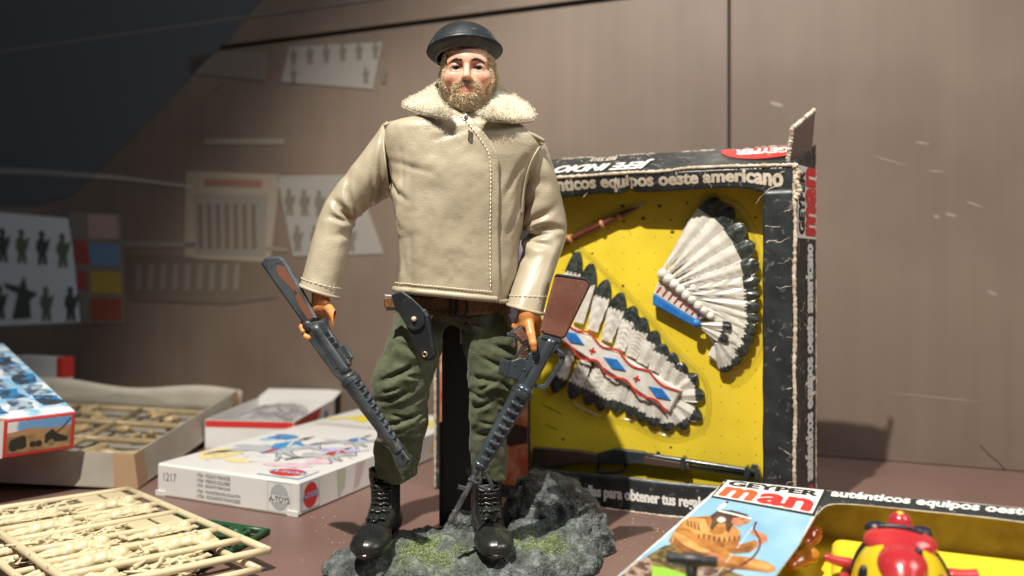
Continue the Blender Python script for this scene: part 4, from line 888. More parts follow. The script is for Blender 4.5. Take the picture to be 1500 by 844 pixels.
# ---- sleeves
def sleeve(outer, inner, Yc, rd, elbow, phi, seed=0, elb_amp=0.4, folds=()):
    n, m = 110, 56; th = np.linspace(0, 2*np.pi, m, endpoint=False)
    O = catmull([px(*p, y) for p, y in zip(outer, Yc)], n); I = catmull([px(*p, y) for p, y in zip(inner, Yc)], n); R = np.interp(np.linspace(0, len(rd)-1, n), range(len(rd)), rd)
    c = (O+I)/2; a = (I-O)/2; P = []
    for k in range(n):
        s = k/(n-1); w = np.clip(np.cos(th-phi), 0, 1); out = np.clip(-np.cos(th-phi), 0, 1)
        g = 1-elb_amp*np.exp(-((s-elbow-0.03*np.sin(th))/0.022)**2)*w**1.5+0.12*np.exp(-((s-elbow+0.06)/0.03)**2)*w+0.12*np.exp(-((s-elbow-0.055)/0.03)**2)*w
        for (s0, ph, sl, dp, wd, an) in folds:      # slanted creases: place, angle, slope, depth, width, reach
            dth = (th-ph+np.pi) % (2*np.pi)-np.pi; q_ = (s-s0-sl*dth)/wd; g = g-dp*(np.exp(-q_**2)-0.55*np.exp(-((q_-1.6)/1.3)**2)-0.35*np.exp(-((q_+1.6)/1.3)**2))*np.exp(-(dth/an)**2)
        Q = np.stack([np.cos(th)*1.4, np.sin(th)*1.4, np.full_like(th, s*7)], -1); g = g+0.04*fbm(Q+seed, 3, seed)*smooth(s*8)
        cs = np.sign(np.cos(th))*np.abs(np.cos(th))**0.9; P.append(c[k]+(a[k]*cs[:, None]+np.array([0, -R[k], 0])*np.sin(th)[:, None])*g[:, None])
    V = np.vstack(P); Fc = grid_faces(n, m, wrap_v=True, flip=False); end = V[-m:]; cc = end.mean(0); T = nrm(c[-1]-c[-5])
    lips = [cc+(end-cc)*1.03+T*0.05, cc+(end-cc)*0.90+T*0.02, cc+(end-cc)*0.82-T*0.35, cc+(end-cc)*0.72-T*2.2]
    k0 = len(V); V = np.vstack([V]+lips); fm = [0]*len(Fc); prev = k0-m
    for lev in range(4):
        cur = k0+lev*m; Fc += [(prev+j, cur+j, cur+(j+1) % m, prev+(j+1) % m) for j in range(m)]; fm += [0 if lev < 2 else 1]*m; prev = cur
    Fc.append(tuple(range(m))); fm.append(0)
    o = obj('sleeve', V, Fc, [M_leather, M_lining], jacket, fm)
    i = n-8; rg = V[i*m:(i+1)*m]; c_ = rg.mean(0); rg = c_+(rg-c_)*1.04; rg = np.vstack([rg, rg[:2]]); stitches(catmull(rg, 140), 26, 0.20, jacket, 0.026)
    i = n-1; rg = V[i*m:(i+1)*m]; rg = np.vstack([rg, rg[:1]]); obj('cuff_roll', *tube(catmull(rg, 70), 0.10, 8), M_leather, jacket)
    return o
sleeve([(568, 178), (559, 186), (541, 212), (520, 240), (500, 265), (482, 290), (471, 312), (462, 340), (453, 372), (445, 400), (440, 417)],
       [(574, 290), (567, 289), (555, 297), (541, 305), (528, 314), (518, 325), (514, 341), (511, 362), (506, 388), (500, 414), (496, 436)],
       [47.5, 47.5, 47.4, 47.3, 47.1, 46.9, 46.7, 46.4, 46.1, 45.9, 45.75], [1.8, 1.8, 1.7, 1.55, 1.42, 1.35, 1.3, 1.25, 1.2, 1.15, 1.15], 0.47, 0.35, seed=1, elb_amp=0.42,
       folds=((0.41, 0.9, -0.05, 0.16, 0.022, 0.8), (0.53, 0.8, 0.05, 0.16, 0.022, 0.7), (0.47, 1.5, 0.02, 0.10, 0.02, 0.6), (0.25, 0.5, -0.08, 0.10, 0.03, 0.8), (0.62, 0.5, 0.06, 0.09, 0.025, 0.7), (0.12, 1.0, -0.06, 0.07, 0.03, 0.8), (0.35, 2.3, 0.04, 0.05, 0.03, 0.6)))
sleeve([(788, 198), (797, 206), (806, 228), (815, 258), (823, 290), (830, 318), (831, 340), (825, 362), (816, 388), (806, 420), (796, 460)],
       [(752, 232), (756, 244), (759, 262), (762, 285), (763, 308), (764, 330), (768, 350), (764, 372), (757, 396), (749, 424), (743, 446)],
       [47.6, 47.7, 47.9, 48.0, 48.1, 48.2, 48.1, 47.6, 47.0, 46.2, 45.6], [1.5, 1.6, 1.65, 1.6, 1.55, 1.5, 1.42, 1.3, 1.2, 1.12, 1.08], 0.57, 0.5, seed=4, elb_amp=0.36,
       folds=((0.50, 1.0, -0.05, 0.15, 0.022, 0.8), (0.63, 0.9, 0.06, 0.16, 0.022, 0.8), (0.56, 1.7, 0.03, 0.12, 0.02, 0.7), (0.40, 0.7, -0.06, 0.10, 0.03, 0.8), (0.72, 0.6, 0.05, 0.08, 0.025, 0.6), (0.28, 1.2, 0.05, 0.07, 0.03, 0.8)))
# armhole seam ridges
P = catmull([px(560, 184, 46.9), px(561, 205, 45.9), px(564, 235, 45.4), px(567, 262, 45.7), px(572, 288, 46.4)], 30); obj('armhole_seam', *tube(P, 0.055, 8), M_leather, jacket)
P = catmull([px(797, 208, 46.6), px(786, 222, 45.9), px(775, 245, 45.8), px(768, 275, 46.0), px(764, 315, 46.2)], 30); obj('armhole_seam', *tube(P, 0.055, 8), M_leather, jacket)
# ---- fleece collar: two drooping wings and the stand behind the neck
def wing(Pin, Pout, bulge):
    a = catmull(Pin, 24); b = catmull(Pout, 24)
    def fn(u, v):
        x = u*23; A_ = np.stack([np.interp(x, range(24), a[:, k]) for k in range(3)], -1); B_ = np.stack([np.interp(x, range(24), b[:, k]) for k in range(3)], -1); P = A_+(B_-A_)*v[..., None]
        P = P+np.array(bulge)*(np.sin(np.pi*v**0.8)*1.0)[..., None]; return P
    return fn
wl = wing([px(650, 118, 48.9), px(641, 128, 47.6), px(643, 142, 46.2), px(652, 156, 45.1), px(663, 167, 44.5)],
          [px(628, 150, 50.2), px(600, 152, 48.3), px(592, 156, 46.6), px(622, 166, 45.1), px(655, 172, 44.5)], (-0.02, -0.16, -0.06))
wr = wing([px(716, 118, 48.9), px(724, 129, 47.6), px(722, 144, 46.2), px(714, 157, 45.1), px(700, 168, 44.5)],
          [px(742, 152, 50.2), px(772, 157, 48.3), px(783, 172, 46.6), px(758, 177, 45.1), px(712, 173, 44.5)], (0.02, -0.16, -0.06))
cb = wing([px(716, 118, 48.9), px(700, 112, 49.6), px(683, 110, 49.8), px(666, 112, 49.6), px(650, 118, 48.9)],
          [px(742, 152, 50.2), px(715, 150, 51.3), px(683, 150, 51.6), px(651, 150, 51.3), px(628, 150, 50.2)], (0, 0.3, 0.4))
for fn in (wl, wr, cb):
    V, Fc = shell(fn, 36, 26, 0.34, edge=0.25); V = V+0.06*fbm(V*2.2, 3, 8)[:, None]*np.array([0.3, 1, 1])
    cw = obj('collar', V, Fc, M_fleece, jacket)
    nF = vnormals(V, np.array([f for f in Fc if len(f) == 4])); outw = nF
    front = V[:len(V)//2] if (outw[:len(V)//2, 2].mean() > outw[len(V)//2:, 2].mean()) else V[len(V)//2:]
    sl_ = slice(0, len(V)//2) if front is not V[len(V)//2:] and (outw[:len(V)//2, 2].mean() > outw[len(V)//2:, 2].mean()) else slice(len(V)//2, None)
    fv, ff = fuzz(V[sl_], outw[sl_], 15000, 0.10, 0.011, 0.9, 0.9, jit=0.07)
    obj('fleece_pile', fv, ff, M_fleece, jacket, kind='stuff')
    u_ = np.linspace(0, 1, 40); P = fn(u_, np.full(40, 1.0)); P[:, 2] -= 0.10; obj('collar_binding', *tube(P, 0.07, 6), M_leather, jacket)
# zip pull at the throat
P = catmull([px(679, 162, 44.3), px(684, 168, 44.05), px(683, 178, 44.0), px(678, 176, 44.05), px(680, 166, 44.2)], 24); obj('zip_pull', *tube(lerp(P.mean(0), P, 0.7), 0.06, 8), mat('zip_metal', (0.45, 0.42, 0.36), 0.25, metal=0.9), jacket)
V, Fc = cbox(px(683, 171, 44.15), (0.22, 0.18, 0.34), b=0.05); obj('zip_slider', V, Fc, MATS['zip_metal'], jacket, smooth_=False)

# ---- trousers
cre = [((556, 560), (612, 535), 0.30, 0.20), ((552, 590), (606, 572), 0.24, 0.18), ((600, 592), (634, 566), 0.24, 0.18), ((556, 628), (624, 604), 0.26, 0.17), ((552, 655), (590, 648), 0.14, 0.16), ((600, 640), (622, 628), 0.18, 0.14),
       ((690, 552), (735, 560), 0.20, 0.2), ((720, 505), (757, 520), 0.22, 0.2), ((700, 520), (758, 548), 0.16, 0.16), ((690, 600), (722, 588), 0.22, 0.16), ((688, 575), (712, 585), 0.16, 0.14), ((640, 470), (690, 490), 0.2, 0.2), ((665, 470), (720, 482), 0.15, 0.16), ((694, 640), (735, 632), 0.12, 0.16), ((580, 500), (620, 520), 0.16, 0.2), ((560, 575), (590, 566), 0.2, 0.12), ((572, 606), (600, 612), 0.16, 0.12), ((612, 618), (630, 606), 0.2, 0.12), ((560, 640), (578, 634), 0.16, 0.12), ((590, 548), (622, 552), 0.16, 0.12), ((735, 560), (752, 575), 0.16, 0.12), ((700, 572), (722, 560), 0.16, 0.12), ((730, 590), (745, 600), 0.16, 0.12), ((700, 618), (726, 622), 0.12, 0.12)]
cre3 = [(px(*a, 46.0), px(*b, 46.0), dp, wd) for a, b, dp, wd in cre]
def trous_f(P):
    L_ = chain(P, [px(620, 448, 47.6), px(606, 512, 47.1), px(588, 560, 46.9), px(589, 618, 47.1), px(582, 660, 47.3), px(579, 700, 47.4)], [1.50, 1.60, 1.64, 1.48, 1.32, 1.18], 0.3)
    R_ = chain(P, [px(706, 448, 47.6), px(718, 508, 47.1), px(723, 552, 46.9), px(718, 608, 47.1), px(715, 650, 47.3), px(717, 700, 47.4)], [1.50, 1.56, 1.46, 1.24, 1.08, 1.04], 0.3)
    d = np.minimum(L_, R_); d = smin(d, s_ell(P, px(664, 436, 47.4), (3.2, 1.55, 1.7)), 0.5)
    for a, b, dp, wd in cre3:
        ab = (b-a)[[0, 2]].astype(np.float32); pa = P[..., [0, 2]]-np.float32(a[[0, 2]]); t = np.clip((pa@ab)/(ab@ab), 0, 1); e = pa-t[..., None]*ab
        dist2 = (e**2).sum(-1); side = e[..., 1]; fr = smooth((47.4-P[..., 1])*0.9)
        d = d+1.55*fr*dp*(np.exp(-dist2/wd**2)-0.75*np.exp(-(dist2)/(2.6*wd)**2)*(side < 0)-0.4*np.exp(-dist2/(2.6*wd)**2)*(side >= 0))*np.sin(np.pi*np.clip(t, 0.05, 0.95))
    d = d-0.10*fbm(P*0.9, 3, 31)-0.035*fbm(P*3.0, 2, 33)
    d = np.maximum(d, (5.15+0.15*np.sin(P[..., 0]*3))-P[..., 2])
    return np.maximum(d, P[..., 2]-16.6)
TV_, TQ_ = nets(trous_f, (-9.2, 44.6, 4.9), (1.6, 49.9, 16.9), 0.085)
trousers = obj('trousers', TV_, TQ_, M_cloth, doll)
fl_n = vnormals(TV_, TQ_); fv, ff = fuzz(TV_, fl_n, 2500, 0.06, 0.005, 0.9, 1.0); obj('cloth_nap', fv, ff, mat('olive_lint', (0.085, 0.105, 0.055), 0.95), trousers, kind='stuff')
# loose threads at the trouser cuff
mb = MB()
for (x, y) in ((606, 690), (611, 696), (600, 698), (590, 698)):
    a = px(x, y-6, 46.3); mb.add(*tube(catmull([a, a+np.array([0.05, 0, -0.2]), a+np.array([0.02, -0.02, -0.45])], 8), 0.012, 5))
mb.build('loose_thread', M_cloth, trousers, kind='stuff')
# ---- belt
M_web = mat('brown_webbing', (0.23, 0.135, 0.065), 0.9, c2=(0.12, 0.07, 0.035), nscale=900, ndetail=1, bump=0.8, bscale=900, bdist=0.0006)
def beltf(u, v):
    a = lerp(-2.45, 2.45, u)*1.0; x = px(664, 440, 47.2)[0]+3.42*np.sin(a*0.5*1.22); y = 47.4-1.85*np.cos(a*0.5*1.22); z = lerp(15.05, 16.15, v)+0.03*np.sin(u*30)
    return np.stack([x, y, z], -1)
belt = obj('belt', *shell(beltf, 80, 6, 0.12, edge=1), M_web, doll)
mb = MB(); M_bk = mat('dark_buckle', (0.03, 0.03, 0.028), 0.35, metal=0.6)
for (x0, x1) in ((660, 668), (668, 682)):
    c = catmull([px(x0, 437, 45.3), px(x0, 461, 45.3), px(x1, 461, 45.3), px(x1, 437, 45.3), px(x0, 437, 45.3)], 30); obj('buckle', *tube(c, 0.07, 6), M_bk, belt)
mb = MB()
for k in range(26):
    a = px(640+RNG.uniform(-4, 18), 455, 45.4); mb.add(*tube(catmull([a, a+RNG.normal(0, 0.06, 3)+np.array([0, 0, -0.2]), a+RNG.normal(0, 0.10, 3)+np.array([0, 0, -0.4])], 6), 0.018, 4))
mb.build('frayed_end', M_web, belt, kind='stuff')
# ---- holster
M_hol = mat('black_holster_leather', (0.013, 0.016, 0.019), 0.42, c2=(0.022, 0.026, 0.030), nscale=80, bump=0.25, bscale=500, dust=0.10)
HP = PL(px(600, 470, 44.75), (0.97, -0.24, 0), (0, -0.05, 1))
c6 = lambda x, y, h=0.1: np.array(HP.from_px(540+x/5.274, 400+y/5.274, h))
hol = obj('holster', *prism(HP, [c6(*p) for p in ((262, 330), (300, 260), (430, 285), (458, 330), (480, 450), (502, 570), (512, 640), (492, 676), (440, 684), (398, 655), (345, 545), (300, 455))], -0.38, 0.12, 0.12), M_hol, doll, smooth_=False)
obj('holster_flap', *prism(HP, [c6(*p) for p in ((178, 168), (215, 150), (262, 140), (335, 190), (412, 262), (434, 300), (436, 398), (404, 436), (350, 447), (298, 410), (240, 312), (190, 215))], 0.10, 0.26, 0.06), M_hol, hol, smooth_=False)
V, Fc = sphere(HP.at(*c6(350, 356, 0.3), 0.32), (0.15, 0.11, 0.15), 14, 10); obj('snap', V, Fc, mat('pale_snap', (0.62, 0.50, 0.36), 0.3), hol)
P = np.array([HP.at(*(c6(438, 630)+0.13*np.array([math.cos(t), math.sin(t)])), 0.14) for t in np.linspace(0, 2*np.pi, 24)]); obj('eyelet', *tube(P, 0.05, 8), mat('brass_eyelet', (0.45, 0.36, 0.22), 0.3, metal=0.8), hol)
obj('eyelet_hole', *prism(HP, disc(*c6(438, 630), 0.09, 0.09, 14), 0.12, 0.135), M_ink, hol, smooth_=False)
pis = thing('toy_pistol', HP.at(*c6(150, 262), 0), 'small toy pistol with tan checkered grip poking out of the holster', 'toy pistol')
obj('grip', *prism(HP, [c6(*p) for p in ((118, 192), (200, 196), (260, 262), (124, 264))], -0.25, 0.06, 0.05), mat('tan_checkered_grip', (0.50, 0.26, 0.09), 0.5), pis, smooth_=False)
for k in range(9):
    for s in (-1, 1):
        a = c6(120+11*k, 194); b = c6(120+11*k+s*46, 262); lo_, hi_ = c6(118, 264), c6(196, 192)
        p = np.linspace(a, b, 4); p[:, 0] = np.clip(p[:, 0], lo_[0], hi_[0]+0.1); obj('checker_groove', *prism(HP, stroke(p, 0.035), 0.055, 0.068), mat('grip_groove', (0.16, 0.07, 0.02), 0.7) if 'grip_groove' not in MATS else MATS['grip_groove'], pis, smooth_=False)
M_steel = mat('pale_steel_plastic', (0.40, 0.43, 0.45), 0.35, metal=0.5)
obj('back_strap', *prism(HP, [c6(*p) for p in ((116, 166), (186, 172), (196, 194), (117, 190))], -0.22, 0.03, 0.04), M_steel, pis, smooth_=False)
obj('butt_plate', *prism(HP, [c6(*p) for p in ((122, 266), (250, 268), (256, 288), (132, 290))], -0.22, 0.03, 0.04), M_gun, pis, smooth_=False)
# ---- boots
def boot(shaft, toe, yaw):
    z0 = 1.70; R = np.array(Matrix.Rotation(yaw, 3, 'Z'))    # local: x right, y back, z up; toe at -y
    c = np.array([shaft[0], shaft[1], z0])
    def f(P):
        d = s_cap(P, (0, 0.35, 1.0), (0, 0.10, 3.9), 0.88, 0.92)
        d = smin(d, s_ell(P, (0, 0.75, 0.75), (0.92, 1.0, 0.9)), 0.3)
        d = smin(d, s_cap(P, (0, -0.2, 1.25), (0.0, -2.1, 0.62), 0.92, 0.74), 0.35)
        d = smin(d, s_ell(P, (0, -2.45, 0.52), (1.12, 1.40, 0.74)), 0.30)
        d = smin(d, s_ell(P, (0, -3.15, 0.46), (1.04, 0.98, 0.62)), 0.2)
        d = d-0.05*np.exp(-((P[..., 1]+2.25+0.25*P[..., 0]**2)/0.12)**2)*(P[..., 2] < 1.6)*smooth((P[..., 2]-0.3)*3)
        d = d-0.035*np.exp(-(P[..., 0]/0.035)**2)
        to = s_box(P, (0, -0.95, 2.2), (0.50, 0.8, 1.1), 0.3); d = d+0.05*np.exp(-(to/0.05)**2)
        d = d-0.05*fbm(P*1.1, 2, 3)*smooth((P[..., 2]-1.2))
        d = np.maximum(d, P[..., 2]-4.05); d = smax(d, -(s_cap(P, (0, 0.10, 3.2), (0, 0.05, 4.6), 0.78, 0.84)), 0.05)
        return np.maximum(d, 0.22-P[..., 2])
    V, Q = nets(f, (-1.4, -4.4, 0.0), (1.4, 2.0, 4.3), 0.07)
    b = obj('boot', V@R.T+c, Q, M_boot, doll)
    # sole
    t = np.linspace(0, 2*np.pi, 48, endpoint=False); ox = np.sin(t); oy = np.cos(t)
    W = 0.98+0.22*smooth((-oy-0.0)*1.2)-0.12*np.exp(-((oy-0.25)/0.35)**2); pts = np.stack([ox*W, -1.15+2.98*oy], 1)
    lp = PL((0, 0, 0), (1, 0, 0), (0, 1, 0)); sV, sF = prism(lp, pts, 0.0, 0.30, 0.08); obj('sole', sV@R.T+c, sF, M_boot, b, smooth_=False)
    # laces and eyelets
    for k in range(5):
        zz = 1.55+0.28*k; yy = -1.62+0.26*k
        P = catmull([(-0.46, yy+0.16, zz-0.04), (-0.2, yy-0.03, zz+0.05), (0.05, yy-0.05, zz-0.01), (0.25, yy-0.02, zz+0.05), (0.48, yy+0.16, zz-0.02)], 20)
        P[:, 1] = [f_front(V, x, z) for x, z in zip(P[:, 0], P[:, 2])]
        obj('lace', *(lambda a: (a[0]@R.T+c, a[1]))(tube(P, 0.085, 8)), M_boot, b)
        for s in (-1, 1):
            e = np.array([s*0.56, f_front(V, s*0.56, zz-0.05), zz-0.05]); sv, sf = sphere(e, (0.075, 0.06, 0.075), 10, 8); obj('eyelet', sv@R.T+c, sf, M_boot, b)
    for s in (-1, 1):
        P = catmull([(0.02, f_front(V, 0, 3.0)-0.03, 3.0), (s*0.35, f_front(V, s*0.35, 3.2)-0.05, 3.18), (s*0.62, f_front(V, s*0.62, 3.1)-0.05, 3.02), (s*0.35, f_front(V, s*0.3, 2.9)-0.05, 2.9), (0.02, f_front(V, 0, 2.97)-0.03, 2.97)], 24)
        obj('lace_bow', *(lambda a: (a[0]@R.T+c, a[1]))(tube(P, 0.06, 6)), M_boot, b)
    return b
def f_front(V, x, z):
    m = (np.abs(V[:, 0]-x) < 0.10) & (np.abs(V[:, 2]-z) < 0.10); return V[m, 1].min() if m.any() else -1.0
sL = px(563, 700, 47.4); sR = px(714, 700, 47.4)
boot((sL[0], 47.3), None, math.radians(-7)); boot((sR[0], 47.3), None, math.radians(10))
# ================================================================ the two toy rifles
M_gun2 = mat('dark_gunmetal_plastic', (0.055, 0.070, 0.084), 0.27, c2=(0.085, 0.105, 0.122), nscale=50, metal=0.4, rvar=0.08, coat=0.2)
M_gun3 = mat('worn_black_plastic', (0.030, 0.037, 0.043), 0.36, c2=(0.058, 0.068, 0.076), nscale=70, rvar=0.1, bump=0.3, bscale=160, dust=0.16)
M_stock = mat('worn_brown_stock', (0.135, 0.052, 0.036), 0.38, c2=(0.175, 0.075, 0.052), nscale=50, rvar=0.08, bump=0.2, bscale=200)
nt = M_stock.node_tree          # pale scratches on the brown paint
tcn = nt.nodes.new('ShaderNodeTexCoord'); mpn = nt.nodes.new('ShaderNodeMapping'); mpn.inputs['Rotation'].default_value = (0, 0.7, 0); mpn.inputs['Scale'].default_value = (420, 420, 1700)
nzn = nt.nodes.new('ShaderNodeTexNoise'); nzn.inputs['Scale'].default_value = 1; nzn.inputs['Detail'].default_value = 3; nzn.inputs['Distortion'].default_value = 1.5
rmp = nt.nodes.new('ShaderNodeValToRGB'); rmp.color_ramp.elements[0].position = 0.63; rmp.color_ramp.elements[1].position = 0.74; rmp.color_ramp.elements[1].color = (0.75, 0.75, 0.75, 1)
mxn = nt.nodes.new('ShaderNodeMix'); mxn.data_type = 'RGBA'; mxn.inputs[7].default_value = (0.42, 0.30, 0.25, 1); bsn = nt.nodes['Principled BSDF']; srcn = bsn.inputs['Base Color'].links[0].from_socket
nt.links.new(tcn.outputs['Object'], mpn.inputs[0]); nt.links.new(mpn.outputs[0], nzn.inputs['Vector']); nt.links.new(nzn.outputs['Fac'], rmp.inputs[0]); nt.links.new(rmp.outputs[0], mxn.inputs[0]); nt.links.new(srcn, mxn.inputs[6]); nt.links.new(mxn.outputs[2], bsn.inputs['Base Color'])
M_wornbrown = mat('rubbed_brown_paint', (0.17, 0.065, 0.035), 0.5, c2=(0.03, 0.034, 0.04), nscale=140, lo=0.57, hi=0.62)

def gun_plane(a, Ya, b, Yb):     # plane through the gun's axis, facing the camera as nearly as it can
    A3 = px(*a, Ya); B3 = px(*b, Yb); U = nrm(B3-A3); Vv = np.cross((0, -1.0, 0), U); n0 = np.array([0, -1.0, 0]); n0 = nrm(n0-U*np.dot(n0, U)); return PL(A3, U, np.cross(n0, U)), A3, B3
# ---- right-hand rifle
GP, gA, gB = gun_plane((840, 412), 45.1, (662, 765), 43.6)
rf = thing('toy_rifle', GP.at(*GP.from_px(662, 765), 0), 'toy rifle with scratched brown stock, held muzzle down in front of the right leg', 'toy rifle')
def conv(ox, oy, s): return lambda x, y, h=0.0: np.array(GP.from_px(ox+x/s, oy+y/s, h))
p7 = conv(720, 440, 5.275); p8 = conv(640, 560, 3.837); p0 = conv(0, 0, 1)
def gpart(name, pts, m, h0, h1, b=0.05, cv=p7, parent=rf): return obj(name, *prism(GP, [cv(*p) for p in pts], h0, h1, b), m, parent, smooth_=False)
stock = gpart('stock', [(813, 404), (857, 410), (862, 414), (864, 420), (828, 494), (822, 497), (796, 490), (791, 485)], M_stock, -0.32, 0.32, 0.12, p0)
gpart('butt_plate', [(812, 404.5), (815, 401.5), (858, 407.5), (866, 415), (863, 421), (857, 411.5)], M_gun2, -0.34, 0.34, 0.05, p0)
rec = gpart('receiver', [(355, 300), (362, 285), (392, 258), (536, 300), (532, 352), (425, 472), (335, 600), (292, 672), (212, 645), (200, 612), (262, 500), (300, 400), (342, 388)], M_gun2, -0.26, 0.26, 0.09)
gpart('receiver_rib', [(395, 262), (530, 300), (520, 330), (385, 292)], M_gun2, 0.24, 0.34, 0.03, parent=rec)
gpart('ejection_port', [(300, 535), (335, 560), (295, 610), (262, 590)], M_ink, 0.255, 0.275, 0.0, parent=rec)
P = catmull([GP.at(*p7(*q_), 0.27) for q_ in ((325, 470), (355, 485), (292, 612), (255, 590), (325, 470))], 40); obj('port_frame', *tube(P, 0.035, 6), M_gun2, rec)
gpart('dust_cover', [(325, 475), (352, 488), (330, 530), (302, 515)], M_gun2, 0.25, 0.31, 0.02, parent=rec)
tb_ = np.array([GP.at(*lerp(p7(470, 300), p7(262, 690), t), 0.05) for t in np.linspace(0, 1, 12)]); obj('upper_tube', *tube(tb_, 0.36, 16), M_gun2, rec)
V, Fc = sphere(GP.at(*p7(252, 536), 0.26), 0.07, 10, 8); obj('rivet', V, Fc, M_gun2, rec)
V, Fc = sphere(GP.at(*p7(178, 500), 0.24), 0.05, 10, 8); obj('rivet', V, Fc, M_gun2, rec)
gpart('magazine_well', [(150, 468), (228, 440), (300, 478), (262, 520), (205, 618), (126, 594)], M_gun2, -0.20, 0.22, 0.06)
mag = gpart('magazine', [(72, 444), (152, 470), (128, 597), (48, 570)], M_gun2, -0.17, 0.17, 0.05)
for k in range(3):
    a0 = (70+24*k, 462+7*k); gpart('magazine_rib', [(a0[0], a0[1]), (a0[0]+13, a0[1]+4), (a0[0]-5, a0[1]+100), (a0[0]-18, a0[1]+96)], M_gun2, 0.16, 0.21, 0.015, parent=mag)
gpart('grip_frame', [(118, 262), (130, 255), (210, 192), (238, 214), (300, 305), (262, 352), (170, 285), (128, 282)], M_gun2, -0.16, 0.14, 0.05)
gpart('grip', [(166, 250), (222, 205), (290, 298), (246, 326)], M_stock, 0.10, 0.19, 0.04)
P = catmull([GP.at(*p7(*q_), 0.0) for q_ in ((290, 330), (240, 350), (215, 400), (188, 445), (215, 462), (262, 455), (300, 410))], 40); obj('trigger_guard', *tube(P, 0.075, 8), M_gun2, rf)
P = catmull([GP.at(*p7(*q_), 0.0) for q_ in ((285, 372), (250, 395), (240, 420))], 12); obj('trigger', *tube(P, 0.05, 8), M_gun2, rf)
# carrying handle
ch = gpart('carry_handle', [(478, 372), (500, 350), (545, 385), (572, 425), (562, 475), (430, 678), (385, 694), (318, 664), (330, 645), (378, 655), (408, 645), (535, 460), (520, 432), (480, 400)], M_gun2, -0.10, 0.12, 0.04)
V, Fc = tube(np.array([GP.at(*p7(528, 416), h_) for h_ in (0.05, 0.18, 0.2)]), [0.16, 0.16, 0.12], 14, ref=(0, 0, 1)); obj('sight_drum', V, Fc, M_gun2, ch)
V, Fc = tube(np.array([GP.at(*lerp(p7(490, 360), p7(560, 440), t), 0.14) for t in (0, 0.5, 1)]), 0.09, 8); obj('sight_block', V, Fc, M_gun2, ch)
# ribbed handguard with slots
def hguard(a, b, ra, rb, nslots, parent, m, phase, name='handguard', amp=0.30, t0=0.07, t1=0.93, half=0.75):
    n = 150; P = np.array([lerp(a, b, t) for t in np.linspace(0, 1, n)])
    def disp(s, th):
        g_ = np.ones_like(th)
        if s < 0.05: return g_*1.08
        x = (s-t0)/(t1-t0)*nslots; i = x-np.floor(x)
        if 0 <= x < nslots:
            edge = smooth((0.5-abs(i-0.5)-0.12)/0.12); side = np.abs((th-phase+np.pi) % (2*np.pi)-np.pi); side2 = np.abs((th-phase) % (2*np.pi)-np.pi)
            w_ = smooth((half-np.minimum(side, side2))/0.14); g_ = g_-amp*edge*w_
        return g_
    V, Fc = tube(P, np.linspace(ra, rb, n), 56, disp=disp); return obj(name, V, Fc, m, parent)
a3 = GP.at(*p8(484, 52), 0.0); b3 = GP.at(*p8(250, 455), 0.0); pth = nrm(b3-a3)
hguard(a3, b3, 0.60, 0.40, 8, rf, M_gun2, -math.pi/2+0.12, half=0.70, amp=0.34)
c0, c1 = GP.at(*p8(505, 20), 0), a3; obj('slip_ring', *tube(np.array([c0, lerp(c0, c1, 0.5), c1]), [0.42, 0.52, 0.62], 24), M_gun2, rf)
c0, c1 = b3, GP.at(*p8(236, 478), 0); obj('handguard_cap', *tube(np.array([c0, c1]), [0.44, 0.38], 20), M_gun2, rf)
c0, c1 = GP.at(*p8(240, 470), 0), GP.at(*p8(75, 787), 0)
M_silver = mat('rubbed_silver_plastic', (0.26, 0.28, 0.30), 0.25, metal=0.7, c2=(0.12, 0.13, 0.14), nscale=200)
ts = np.linspace(0, 1, 40); rr = np.full(40, 0.15); rr[(ts > 0.20) & (ts < 0.27)] = 0.20; rr[(ts > 0.80) & (ts < 0.83)] = 0.23; rr[(ts > 0.85) & (ts < 0.88)] = 0.22; rr[ts > 0.93] = 0.18
obj('barrel', *tube(np.array([lerp(c0, c1, t) for t in ts]), rr, 14), M_silver, rf)
P = catmull([GP.at(*p8(*q_), 0.05) for q_ in ((222, 490), (262, 498), (300, 560), (310, 592), (285, 604), (235, 580), (228, 572))], 40); fs = obj('front_sight', *tube(P, 0.10, 8), M_gun2, rf)
P = catmull([GP.at(*p8(*q_), 0.05) for q_ in ((262, 510), (238, 575))], 8); obj('sight_strut', *tube(P, 0.09, 8), M_gun2, fs)
gpart('bayonet_lug', [(122, 575), (165, 588), (158, 612), (116, 600)], M_gun2, -0.12, 0.12, 0.04, p8)
P = catmull([GP.at(*p8(*q_), 0.12) for q_ in ((176, 545), (190, 548), (215, 560), (232, 568))], 12); obj('sight_band', *tube(P, 0.09, 8), M_gun2, rf)
# ---- left-hand rifle
GP2, gA2, gB2 = gun_plane((395, 385), 45.4, (598, 690), 44.0)
GPs = GP; GP = GP2
lf = thing('toy_rifle', GP.at(*GP.from_px(598, 690), 0), 'dark toy rifle with rubbed brown stock, held muzzle down beside the left leg', 'toy rifle')
p3 = conv(370, 360, 2.481)
ls = gpart('stock', [(34, 66), (52, 44), (104, 39), (122, 54), (238, 262), (214, 286), (186, 282)], M_gun3, -0.30, 0.30, 0.12, p3, lf)
gpart('rubbed_patch', [(88, 60), (112, 62), (228, 262), (208, 270), (176, 222), (150, 160), (100, 110)], M_wornbrown, 0.29, 0.315, 0.01, p3, ls)
rc = gpart('receiver', [(184, 286), (216, 276), (262, 272), (302, 338), (360, 428), (342, 462), (326, 496), (300, 472), (208, 345), (206, 312)], M_gun3, -0.26, 0.26, 0.08, p3, lf)
gpart('receiver_side', [(222, 312), (248, 300), (330, 420), (308, 448)], M_gun3, 0.25, 0.32, 0.03, p3, rc)
